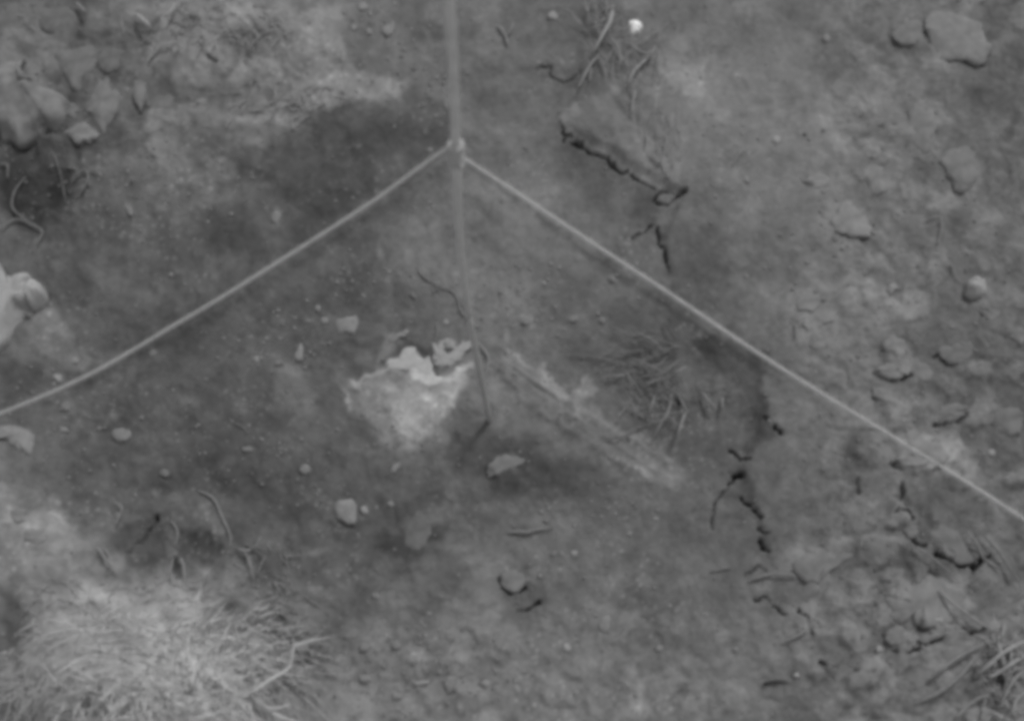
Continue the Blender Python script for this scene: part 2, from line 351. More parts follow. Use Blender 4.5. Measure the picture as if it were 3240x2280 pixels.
# ------------------------------------------------------------------ the ground sheet
STEPG = 0.0021
xs_in = np.arange(-1.02, 1.0201, STEPG)
ys_in = np.arange(0.10, 1.5601, STEPG)
far = np.array([0.01, 0.03, 0.08, 0.18, 0.4, 1, 2.5, 6, 15, 40, 90.])
xs = np.concatenate([-1.02 - far[::-1], xs_in, xs_in[-1] + far])
ys = np.concatenate([0.10 - far[::-1], ys_in, ys_in[-1] + far])
GX, GY = np.meshgrid(xs, ys)
cx_, cy_ = np.clip(GX, -1.2, 1.2), np.clip(GY, 0.0, 1.75)
U0, V0 = xy_to_plan(cx_, cy_, 0.0)
MH = macro_h(U0, V0)
U, V = xy_to_plan(cx_, cy_, MH)
w1 = fbm(U / 60, V / 60, 3, 4); w2 = fbm(U / 60, V / 60, 23, 4)
w3 = fbm(U / 16, V / 16, 5, 3); w4 = fbm(U / 16, V / 16, 29, 3)


def warped(r):
    return U + w1 * r * 0.9 + w3 * r * 0.45, V + w2 * r * 0.9 + w4 * r * 0.45


T = coarse(U + w1 * 50, V + w2 * 50)
ZH = MH.copy()
# cloddy relief where the earth is loose (right side, top left), smooth where it is trowelled
loose = np.clip(sstep(1750, 1950, U) * 0.9 + sstep(420, 150, U) * sstep(700, 300, V) + sstep(500, 200, V) * sstep(900, 600, U) * 0.7
                + sstep(1300, 1500, V) * 0.4 + 0.22, 0, 1)
ux, vy = U + w1 * 14 + w3 * 5, V + w2 * 14 + w4 * 5
f1, f2, idv = worley(ux / 80, vy / 80, 3)
clod = np.clip(1 - (f1 * 1.1) ** 2, 0, 1) ** 0.8 * (0.25 + 0.75 * idv) * sstep(0.0, 0.45, f2 - f1)
g1, g2, idg = worley(ux / 27 + 9, vy / 27, 9)
clod2 = np.sqrt(np.clip(1 - (g1 * 1.2) ** 2, 0, 1)) * (idg > 0.45) * idg * sstep(0.02, 0.3, g2 - g1)
k1, k2, idk = worley(ux / 12 + 3, vy / 12, 19)
clod3 = np.sqrt(np.clip(1 - (k1 * 1.25) ** 2, 0, 1)) * (idk > 0.6) * idk
ZH += loose * (clod * (0.0055 + 0.0035 * sstep(600, 850, V)) + clod2 * 0.0016) + clod3 * 0.0007 * (0.4 + loose)
ZH += fbm(U / 150, V / 150, 41, 3) * 0.006 + fbm(U / 34, V / 34, 43, 4, 0.5) * 0.0022 * (0.9 + 0.3 * loose) + fbm(U / 9, V / 9, 47, 3, 0.6) * 0.0005
T += loose * (clod * 13 - 4 + (idv - 0.5) * 6 + clod2 * 5 - 1) + clod3 * 4 * (0.5 + loose)
T += fbm(U / 70, V / 70, 61, 5, 0.6) * 9.5 + fbm(U / 190, V / 190, 62, 3, 0.6) * 5 + fbm(U / 22, V / 22, 67, 3, 0.6) * 5.0 + fbm(U / 5, V / 5, 69, 2) * 2.0
# sparse pale flecks of crushed chalk in the dark soil
q1, q2, idq = worley(U / 15 + 50, V / 15, 33)
fleckzone = sstep(-0.1, 0.5, fbm(U / 110, V / 110, 77, 3))
T += (idq > 0.66) * sstep(0.36, 0.12, q1) * 15 * fleckzone * (idq - 0.5) * 4 * sstep(1900, 1500, U)

for pts, off, soft, rough in PATCH:
    p = np.array(pts)
    m = soft + rough + 4
    box = (U > p[:, 0].min() - m) & (U < p[:, 0].max() + m) & (V > p[:, 1].min() - m) & (V < p[:, 1].max() + m)
    uu, vv = warped(rough)
    s = poly_sd(uu[box], vv[box], pts)
    k = sstep(soft, -soft, s)
    T[box] += off * 1.3 * k
    ZH[box] += np.clip(off, -25, 25) * 0.00011 * k
for su, sv, ru, rv, a, off in SPOT:
    m = max(ru, rv) * 2.6 + 6
    box = (np.abs(U - su) < m) & (np.abs(V - sv) < m)
    uu, vv = warped(min(ru, rv) * 0.55)
    du, dv = uu[box] - su, vv[box] - sv
    x = (du * math.cos(a) + dv * math.sin(a)) / ru
    y = (-du * math.sin(a) + dv * math.cos(a)) / rv
    k = np.exp(-(x * x + y * y) ** 1.25 * 0.8)
    T[box] += off * 1.2 * k
    ZH[box] += off * 0.00012 * k
# grooved grain of the decayed strip
strip = poly_sd(*warped(8), E((1040, 800), (1140, 780), (1300, 880), (1480, 1060), (1600, 1160), (1880, 1300), (2100, 1390), (2210, 1500), (2000, 1600), (1560, 1320), (1300, 1150), (1150, 1000), (1060, 960)))
k = sstep(6, -14, strip)
al, ac = (U * 0.83 + V * 0.56), (-U * 0.56 + V * 0.83)
gr = fbm(al / 150, ac / 8.0, 83, 3, 0.6)
ZH += k * (0.004 + gr * 0.0016)
T += k * gr * 6
# grooves in the pale crust
crust = poly_sd(*warped(8), E((90, 950), (330, 850), (640, 900), (880, 800), (800, 1030), (560, 1400), (400, 1330), (280, 1080)))
k = sstep(8, -16, crust)
gr = fbm((U * 0.55 - V * 0.83) / 16, (U * .83 + V * .55) / 80, 87, 3, 0.6)
ZH += k * (0.003 + gr * 0.001)
T += k * (gr * 8 + fbm(U / 26, V / 26, 91, 4, 0.6) * 13)
# step of the cut: earth outside stands a little higher than the trowelled floor
sd_line = seg_dist(U + w1 * 5, V + w2 * 5, STEP_LINE)
side = poly_sd(U + w1 * 5, V + w2 * 5, STEP_LINE + [(2600, 1400), (2600, -200), (1255, -200)])
ZH += sstep(10, -12, side) * 0.010 * sstep(240, 60, sd_line) * sstep(240, 330, V) * sstep(1320, 1180, V) * (1 - 0.85 * sstep(560, 640, V) * sstep(900, 820, V))
# shallow groove under each string, ground tone darkened along it
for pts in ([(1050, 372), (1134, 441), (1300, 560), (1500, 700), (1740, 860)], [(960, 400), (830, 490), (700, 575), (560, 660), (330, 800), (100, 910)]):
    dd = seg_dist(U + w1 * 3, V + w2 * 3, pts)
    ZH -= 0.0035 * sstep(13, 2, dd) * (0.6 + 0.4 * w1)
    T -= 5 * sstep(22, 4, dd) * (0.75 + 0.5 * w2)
for pts, hw, dep in CRACKS:
    p = np.array(pts)
    box = (U > p[:, 0].min() - 40) & (U < p[:, 0].max() + 40) & (V > p[:, 1].min() - 40) & (V < p[:, 1].max() + 40)
    d = seg_dist(U[box] + w3[box] * 4.5 + w1[box] * 3, V[box] + w4[box] * 4.5 + w2[box] * 3, pts)
    wv = hw * np.clip(0.62 + 0.38 * w4[box] + 0.3 * w3[box], 0.34, 1.0)
    dk = np.clip(0.8 + 0.6 * w2[box] + 0.3 * w3[box], 0.4, 1.0)
    ZH[box] -= dk * dep / 1000 * sstep(wv + 1.3, wv * 0.3, d)
T = np.clip(T, 50, 215)
_out = np.hypot(GX - np.clip(GX, -1.02, 1.02), GY - np.clip(GY, 0.10, 1.56))
T = 97 + (T - 97) * np.clip(1 - _out * 8, 0, 1)
edge = (GX < -1.03) | (GX > 1.03) | (GY < 0.09) | (GY > 1.57)
ZH = ZH * np.clip(1 - _out * 8, 0, 1)


def height_at(x, y):
    i = min(max(int((x - xs_in[0]) / STEPG), 0), len(xs_in) - 2) + len(far)
    j = min(max(int((y - ys_in[0]) / STEPG), 0), len(ys_in) - 2) + len(far)
    return float(np.median(ZH[j - 1:j + 3, i - 1:i + 3]))


def on_soil(u, v, lift=0.0):
    z = lift
    for _ in range(4):
        x, y = plan_to_xy(u, v, z)
        z = height_at(x, y) + lift
    return Vector((x, y, z))


# ------------------------------------------------------------------ materials
def new_mat(name, rough=0.95, spec=0.15):
    m = bpy.data.materials.new(name)
    m.use_nodes = True
    b = m.node_tree.nodes['Principled BSDF']
    b.inputs['Roughness'].default_value = rough
    b.inputs['Specular IOR Level'].default_value = spec
    return m, m.node_tree.nodes, m.node_tree.links, b


def noise_node(n, l, scale, detail, coord='Object'):
    tc = n.new('ShaderNodeTexCoord')
    t = n.new('ShaderNodeTexNoise')
    t.inputs['Scale'].default_value = scale
    t.inputs['Detail'].default_value = detail
    t.inputs['Roughness'].default_value = 0.62
    l.new(tc.outputs[coord], t.inputs['Vector'])
    return t


K_ALB = 1.0


def tone_mat(name, tone, contrast=0.25, scale=90, bump=0.2, rough=0.95, spec=0.15, translucent=False):
    m, n, l, b = new_mat(name, rough, spec)
    base = lin(tone) * K_ALB
    t = noise_node(n, l, scale, 6)
    r = n.new('ShaderNodeMapRange')
    r.inputs['From Min'].default_value = 0.3
    r.inputs['From Max'].default_value = 0.7
    r.inputs['To Min'].default_value = base * (1 - contrast)
    r.inputs['To Max'].default_value = base * (1 + contrast)
    l.new(t.outputs['Fac'], r.inputs['Value'])
    l.new(r.outputs[0], b.inputs['Base Color'])
    if translucent:
        tr = n.new('ShaderNodeBsdfTranslucent')
        mx = n.new('ShaderNodeMixShader')
        mx.inputs[0].default_value = 0.4
        l.new(r.outputs[0], tr.inputs['Color'])
        l.new(b.outputs[0], mx.inputs[1]); l.new(tr.outputs[0], mx.inputs[2])
        l.new(mx.outputs[0], n['Material Output'].inputs['Surface'])
    bp = n.new('ShaderNodeBump')
    bp.inputs['Strength'].default_value = bump
    bp.inputs['Distance'].default_value = 0.002
    t2 = noise_node(n, l, scale * 3, 4)
    l.new(t2.outputs['Fac'], bp.inputs['Height'])
    l.new(bp.outputs[0], b.inputs['Normal'])
    return m


_mc = {}


def mat_for(kind, tone, **kw):
    key = (kind, int(round(tone / 6.0)) * 6)
    if key not in _mc:
        _mc[key] = tone_mat('%s_%d' % key, key[1], **kw)
    return _mc[key]


def soil_material():
    m, n, l, b = new_mat('soil', 0.97, 0.1)
    at = n.new('ShaderNodeAttribute')
    at.attribute_name = 'earth_colour'
    fine = noise_node(n, l, 260, 5)
    mid = noise_node(n, l, 70, 6)
    broad = noise_node(n, l, 9, 9)
    def rng(src, lo, hi):
        r = n.new('ShaderNodeMapRange')
        r.inputs['From Min'].default_value = 0.28; r.inputs['From Max'].default_value = 0.72
        r.inputs['To Min'].default_value = lo; r.inputs['To Max'].default_value = hi
        l.new(src.outputs['Fac'], r.inputs['Value'])
        return r
    a = rng(fine, 0.86, 1.14); c = rng(mid, 0.88, 1.12); e = rng(broad, 0.92, 1.08)
    m3 = n.new('ShaderNodeMath'); m3.operation = 'MULTIPLY'
    m1 = n.new('ShaderNodeMath'); m1.operation = 'MULTIPLY'
    m2 = n.new('ShaderNodeMath'); m2.operation = 'MULTIPLY'
    l.new(a.outputs[0], m1.inputs[0]); l.new(c.outputs[0], m1.inputs[1])
    l.new(m1.outputs[0], m2.inputs[0]); l.new(at.outputs['Fac'], m2.inputs[1])
    l.new(m2.outputs[0], m3.inputs[0]); l.new(e.outputs[0], m3.inputs[1])
    l.new(m3.outputs[0], b.inputs['Base Color'])
    bp = n.new('ShaderNodeBump'); bp.inputs['Strength'].default_value = 0.25; bp.inputs['Distance'].default_value = 0.003
    bt = noise_node(n, l, 330, 6)
    l.new(bt.outputs['Fac'], bp.inputs['Height'])
    l.new(bp.outputs[0], b.inputs['Normal'])
    return m


# ------------------------------------------------------------------ linking helpers
def link(name, me, mat=None, parent=None, label=None, cat=None, group=None, kind=None, loc=None):
    o = bpy.data.objects.new(name, me)
    COL.objects.link(o)
    if mat is not None and me is not None:
        me.materials.append(mat)
    if parent is not None:
        o.parent = parent
    if loc is not None:
        o.location = loc
    for k, val in (('label', label), ('category', cat), ('group', group), ('kind', kind)):
        if val: o[k] = val
    return o


def mesh_from(name, verts, faces, smooth=True):
    me = bpy.data.meshes.new(name)
    me.from_pydata([tuple(v) for v in verts], [], faces)
    me.update()
    if smooth:
        me.polygons.foreach_set('use_smooth', [True] * len(me.polygons))
    return me


# ground mesh
ny, nx = GX.shape
co = np.stack([GX, GY, ZH], -1).reshape(-1, 3).astype(np.float32)
idx = np.arange(nx * ny).reshape(ny, nx)
quads = np.stack([idx[:-1, :-1], idx[:-1, 1:], idx[1:, 1:], idx[1:, :-1]], -1).reshape(-1, 4)
gm = bpy.data.meshes.new('ground')
gm.vertices.add(len(co)); gm.vertices.foreach_set('co', co.ravel())
gm.loops.add(quads.size); gm.loops.foreach_set('vertex_index', quads.ravel().astype(np.int32))
gm.polygons.add(len(quads))
gm.polygons.foreach_set('loop_start', np.arange(0, quads.size, 4, dtype=np.int32))
gm.polygons.foreach_set('use_smooth', np.ones(len(quads), bool))
gm.update(calc_edges=True)
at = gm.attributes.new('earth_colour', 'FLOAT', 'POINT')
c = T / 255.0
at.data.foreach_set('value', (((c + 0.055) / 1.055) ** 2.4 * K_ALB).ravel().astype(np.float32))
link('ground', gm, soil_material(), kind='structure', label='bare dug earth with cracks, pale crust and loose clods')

# ------------------------------------------------------------------ shape builders


def n3(x, y, s):
    return float(vnoise(np.array([x * 1.0]), np.array([y * 1.0]), s)[0])


def spline(pts, n, closed=False):
    P = [Vector(p) for p in pts]
    m = len(P)
    out = []
    segs = m if closed else m - 1
    for k in range(n if closed else n + 1):
        t = k / n * segs
        i = min(int(t), segs - 1)
        f = t - i
        g = (lambda q: P[q % m]) if closed else (lambda q: P[min(max(q, 0), m - 1)])
        p0, p1, p2, p3 = g(i - 1), g(i), g(i + 1), g(i + 2)
        out.append(0.5 * ((2 * p1) + (p2 - p0) * f + (2 * p0 - 5 * p1 + 4 * p2 - p3) * f * f + (3 * p1 - p0 - 3 * p2 + p3) * f ** 3))
    return out


def stone_mesh(name, outline, h, rough=0.25, n=30, soft=False, seed=0):
    """outline: plan points; returns mesh in local metres about the stone's centre on the soil"""
    cu = sum(p[0] for p in outline) / len(outline); cv = sum(p[1] for p in outline) / len(outline)
    c = on_soil(cu, cv)
    ring = spline([(p[0], p[1], 0) for p in outline], n, True)
    m_ = len(outline)
    ext = max(max(p[0] for p in outline) - min(p[0] for p in outline), 4)
    jit = 0.12 if m_ > 40 else (1.1 if soft else 0.6)
    for k in range(n):                      # keep some of the corners, chip the edge
        t = k / n * m_
        i0 = int(t); f = t - i0
        a_, b_ = outline[i0 % m_], outline[(i0 + 1) % m_]
        lx, ly = a_[0] * (1 - f) + b_[0] * f, a_[1] * (1 - f) + b_[1] * f
        q = ring[k]
        jx = (n3(k * 0.9, seed * 1.7, seed) * 0.035 + n3(k * 0.33, seed * 2.3, seed + 9) * 0.05) * ext * jit
        jy = (n3(k * 0.9, seed * 3.7, seed + 4) * 0.035 + n3(k * 0.33, seed * 4.3, seed + 2) * 0.05) * ext * jit
        ring[k] = Vector((q.x * .35 + lx * .65 + jx, q.y * .35 + ly * .65 + jy, 0))
    loc = []
    for k, q in enumerate(ring):
        x, y = plan_to_xy(q[0], q[1], c.z + h * 0.25)
        loc.append(Vector((x - c.x, y - c.y)))
    R = sum(p.length for p in loc) / n
    vs, fs = [], []
    prof = [(0.86, -0.5 * h - 0.006), (1.0, -0.10 * h), (1.03, 0.12 * h), (0.98, 0.45 * h), (0.88, 0.72 * h), (0.7, 0.9 * h), (0.46, 1.0 * h), (0.2, 1.02 * h)]
    if soft: prof = [(1.16, -0.5 * h - 0.006), (1.12, -0.22 * h - 0.001), (1.04, 0.12 * h), (0.95, 0.42 * h), (0.83, 0.66 * h), (0.66, 0.85 * h), (0.45, 0.97 * h), (0.2, 1.02 * h)]
    for r, (s, z) in enumerate(prof):
        for k, p in enumerate(loc):
            q = p * s
            d = n3(q.x / R * 1.6 + 5, q.y / R * 1.6 + r * .3, seed) * rough + n3(q.x / R * 4, q.y / R * 4 + r * .4, seed + 3) * rough * 0.45
            vs.append((q.x * (1 + d * 0.22), q.y * (1 + d * 0.22), z + (d * h * 0.55 if r > 1 else 0)))
    for r in range(len(prof) - 1):
        for k in range(n):
            a, b_ = r * n + k, r * n + (k + 1) % n
            fs.append((a, b_, b_ + n, a + n))
    vs.append((0, 0, 1.02 * h + n3(5, 0, seed) * rough * h * 0.5)); top = len(vs) - 1
    vs.append((0, 0, -0.5 * h - 0.008)); bot = len(vs) - 1
    last = (len(prof) - 1) * n
    for k in range(n):
        fs.append((last + k, last + (k + 1) % n, top))
        fs.append(((k + 1) % n, k, bot))
    return mesh_from(name, vs, fs), c


def stone(name, label, cat, outline, tone, h, group=None, rough=0.25, seed=1, parent=None, **kw):
    n = 48 if len(outline) > 9 else 32
    me, c = stone_mesh(name, outline, h, rough, n, cat == 'clod' or kw.get('soft', False), seed)
    return link(name, me, mat_for('clod_earth' if cat == 'clod' else 'stone', tone, contrast=kw.get('contrast', 0.2), scale=45 if cat == 'clod' else 80), label=label, cat=cat, group=group, loc=c, parent=parent)


def oval(u, v, ru, rv, ang=0, seed=0, n=9):
    a = math.radians(ang)
    out = []
    rr = random.Random(seed * 13 + 5)
    for k in range(n):
        t = 2 * math.pi * k / n
        j = 1 + rr.uniform(-0.16, 0.16)
        x, y = math.cos(t) * ru * j, math.sin(t) * rv * j
        out.append((u + x * math.cos(a) - y * math.sin(a), v + x * math.sin(a) + y * math.cos(a)))
    return out


def tube_mesh(name, path, radii, sides=8, wob=0.0, seed=0, flat=1.0, twist=0.0, lobes=0.0, cap=True):
    vs, fs = [], []
    n = len(path)
    up = Vector((0, 0, 1))
    for i, p in enumerate(path):
        t = (path[min(i + 1, n - 1)] - path[max(i - 1, 0)]).normalized()
        s = t.cross(up)
        if s.length < 0.05: s = t.cross(Vector((0, 1, 0)))
        s.normalize()
        w = s.cross(t).normalized()
        r = radii[i] if hasattr(radii, '__len__') else radii
        r *= 1 + wob * n3(i * 0.35, seed * 3.1, seed)
        for k in range(sides):
            a = 2 * math.pi * k / sides
            rr = r * (1 + lobes * abs(math.cos(a + twist * i)))
            vs.append(p + s * math.cos(a) * rr + w * math.sin(a) * rr * flat)
    for i in range(n - 1):
        for k in range(sides):
            a, b_ = i * sides + k, i * sides + (k + 1) % sides
            fs.append((a, b_, b_ + sides, a + sides))
    if cap:
        fs.append(tuple(range(sides))[::-1])
        fs.append(tuple(range((n - 1) * sides, n * sides)))
    return mesh_from(name, vs, fs)


def px_size(p):      # metres per plan unit at point p
    d = p.y * ST - (p.z - H) * CT
    return d / FPX


def strand(name, pts, width, tone, label=None, cat=None, group=None, lift=0.001, lifts=None, parent=None, matk='dry_stem', taper=True, sides=7, wob=0.18, seed=None, n=None, flat=0.8, kind=None):
    """a root, twig or straw lying along plan points (width in plan units)"""
    seed = seed if seed is not None else int(pts[0][0] * 7 + pts[0][1])
    P = []
    for i, q in enumerate(pts):
        lf = lifts[i] if lifts else lift
        P.append(on_soil(q[0], q[1], lf))
    n = n or max(8, 5 * (len(pts) - 1))
    path = spline(P, n)
    mid = path[len(path) // 2]
    r0 = width * 0.5 * px_size(mid)
    rad = []
    for i in range(len(path)):
        t = i / (len(path) - 1)
        k = (0.35 + 0.65 * min(1, 5 * t, 5 * (1 - t))) if taper else 1
        rad.append(r0 * k * (1 - 0.25 * t if taper else 1))
    c = path[0].copy()
    if parent is not None:
        base = parent.location
    else:
        base = c
    path = [p + Vector((0, 0, r0 * 0.4)) - base for p in path]
    me = tube_mesh(name, path, rad, sides, wob, seed, flat)
    o = link(name, me, mat_for(matk, tone, contrast=0.2, scale=160, rough=0.8, translucent=False), parent, label, cat, group, kind)
    if parent is None: o.location = base
    return o


# ------------------------------------------------------------------ stake and strings
D_BASE = 1.633


def at_depth(u, v, ratio, db):
    d = db * ratio
    a, b = (u - 1148) / FPX, -(v - 808) / FPX
    return Vector((a * d, (b * CT + ST) * d, H + (b * ST - CT) * d))


base = on_soil(1097, 945)
db = base.y * ST - (base.z - H) * CT
VY = 808 + FPX * math.tan(TILT)


def rod_pt(u, v):                      # the stake stands upright: its height follows from the plan position
    return at_depth(u, v, (940 - VY) / (v - VY), db)


rod = [rod_pt(*p) for p in [(1098, 975), (1096, 935), (1078, 850), (1061, 760), (1048, 690), (1039, 620), (1031, 540), (1027, 470), (1025, 400), (1022, 342), (1020, 260), (1017, 170), (1012, 80), (1005, 0), (995, -120)]]
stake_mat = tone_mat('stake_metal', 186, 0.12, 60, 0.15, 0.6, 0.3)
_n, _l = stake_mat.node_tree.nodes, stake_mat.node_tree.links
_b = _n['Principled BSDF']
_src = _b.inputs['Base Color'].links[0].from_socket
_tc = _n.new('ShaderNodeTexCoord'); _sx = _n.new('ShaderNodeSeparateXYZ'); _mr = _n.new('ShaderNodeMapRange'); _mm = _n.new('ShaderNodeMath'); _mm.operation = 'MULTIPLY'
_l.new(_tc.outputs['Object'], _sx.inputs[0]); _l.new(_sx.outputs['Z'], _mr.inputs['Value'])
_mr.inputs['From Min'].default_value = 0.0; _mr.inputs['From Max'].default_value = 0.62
_mr.inputs['To Min'].default_value = 0.62; _mr.inputs['To Max'].default_value = 1.0          # colour gets darker towards the foot
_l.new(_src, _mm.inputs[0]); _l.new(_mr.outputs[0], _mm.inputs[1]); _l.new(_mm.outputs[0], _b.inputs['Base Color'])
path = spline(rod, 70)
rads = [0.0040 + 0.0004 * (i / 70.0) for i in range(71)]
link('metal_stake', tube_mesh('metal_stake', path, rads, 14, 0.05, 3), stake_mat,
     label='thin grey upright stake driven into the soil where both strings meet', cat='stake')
# move origin-free mesh; built in world space
knot = rod_pt(1022, 342)
cord_mat = tone_mat('cord_fibre', 178, 0.12, 500, 0.5, 0.9)
cord = bpy.data.objects.new('taut_string', None)
COL.objects.link(cord)
cord.location = knot
cord['label'] = 'pale taut string tied round the thin stake, running off to both sides'
cord['category'] = 'string'


def cord_run(pts):
    P = [p - knot for p in pts]
    n = 420
    pa = spline(P, n)
    link('cord_run', tube_mesh('cord_run', pa, 0.00140, 8, 0.04, 5, 1.0, 0.42, 0.22), cord_mat, cord)


zk = knot.z


def pz(u, v, z):
    x, y = plan_to_xy(u, v, z)
    return Vector((x, y, z))


cord_run([pz(1020, 331, zk + .012), pz(1011, 330, zk + .011), pz(990, 341, zk + .005), pz(912, 397, zk - .015), pz(830, 456, zk - .035), pz(665, 562, zk - .07), pz(500, 665, zk - .105),
          pz(400, 724, zk - .127), pz(200, 840, zk - .17), pz(0, 927, zk - .215), pz(-300, 1040, zk - .30), pz(-700, 1240, 0.02)])
cord_run([pz(1024, 351, zk - .008), pz(1034, 353, zk - .009), pz(1060, 369, zk - .012), pz(1160, 434, zk - .03), pz(1300, 527, zk - .05), pz(1500, 658, zk - .085), pz(1730, 812, zk - .125), pz(2000, 978, zk - .17),
          pz(2160, 1076, zk - .195), pz(2300, 1166, zk - .215), pz(2600, 1360, zk - .3), pz(3000, 1640, 0.02)])
knot_mat = tone_mat('knot_fibre', 172, 0.12, 500, 0.5, 0.9)
wr = []
ax = (rod_pt(1022, 330) - rod_pt(1023, 356)).normalized()
turns, nst = 6.0, 200
e1 = ax.cross(Vector((1, 0, 0))).normalized(); e2 = ax.cross(e1)
for k in range(nst + 1):
    t = k / nst
    a = t * turns * 2 * math.pi
    r = 0.0058 + 0.0004 * math.sin(t * 9)
    wr.append(ax * ((t - 0.5) * 0.024 + 0.001) + e1 * math.cos(a) * r + e2 * math.sin(a) * r)
link('knot_wrap', tube_mesh('knot_wrap', wr, 0.0019, 7, 0.1, 2, 1, 0.4, 0.2), knot_mat, cord)
wr2 = []
for k in range(41):
    a = 2 * math.pi * k / 40
    wr2.append(ax * (-0.0175 + 0.002 * math.sin(a)) + e1 * math.cos(a) * 0.0052 + e2 * math.sin(a) * 0.0052)
link('knot_wrap', tube_mesh('knot_wrap', wr2, 0.0019, 7, 0.1, 4, 1, 0.4, 0.2), knot_mat, cord)

# ------------------------------------------------------------------ stones and clods
ST_ = lambda *a, **k: stone('stone', *a, **k)
stone('limestone_rock', 'large lumpy white rock cut by the left edge above the left string', 'rock',
      D((-120, 120), (0, 165), (35, 240), (80, 232), (130, 235), (185, 270), (197, 310), (240, 312), (285, 340), (300, 380), (285, 430), (200, 500), (150, 530), (80, 590), (30, 660), (0, 705), (-120, 740)), 146, 0.030, rough=0.8, seed=4, contrast=0.1)
stone('limestone_lump', 'rounded white knob on the right end of the large white rock', 'rock',
      D((200, 330), (250, 312), (295, 350), (300, 395), (270, 440), (215, 470), (190, 420)), 150, 0.034, rough=0.3, seed=6, contrast=0.1)
stone('stone', 'flat pale angular stone below the left end of the left string', 'stone',
      D((-40, 1230), (0, 1240), (80, 1240), (160, 1265), (225, 1290), (215, 1330), (175, 1398), (130, 1380), (90, 1350), (50, 1330), (-40, 1310)), 122, 0.003, rough=0.8, seed=8, soft=True)
stone('clod', 'big pale roof-shaped clod of earth at the left edge near the top', 'clod',
      A((-60, 480), (0, 440), (45, 420), (70, 380), (110, 370), (145, 395), (160, 430), (190, 500), (290, 570), (400, 640), (430, 680), (400, 760), (300, 790), (200, 810), (100, 860), (0, 872), (-60, 860)), 112, 0.030, rough=0.55, seed=10, contrast=0.3)
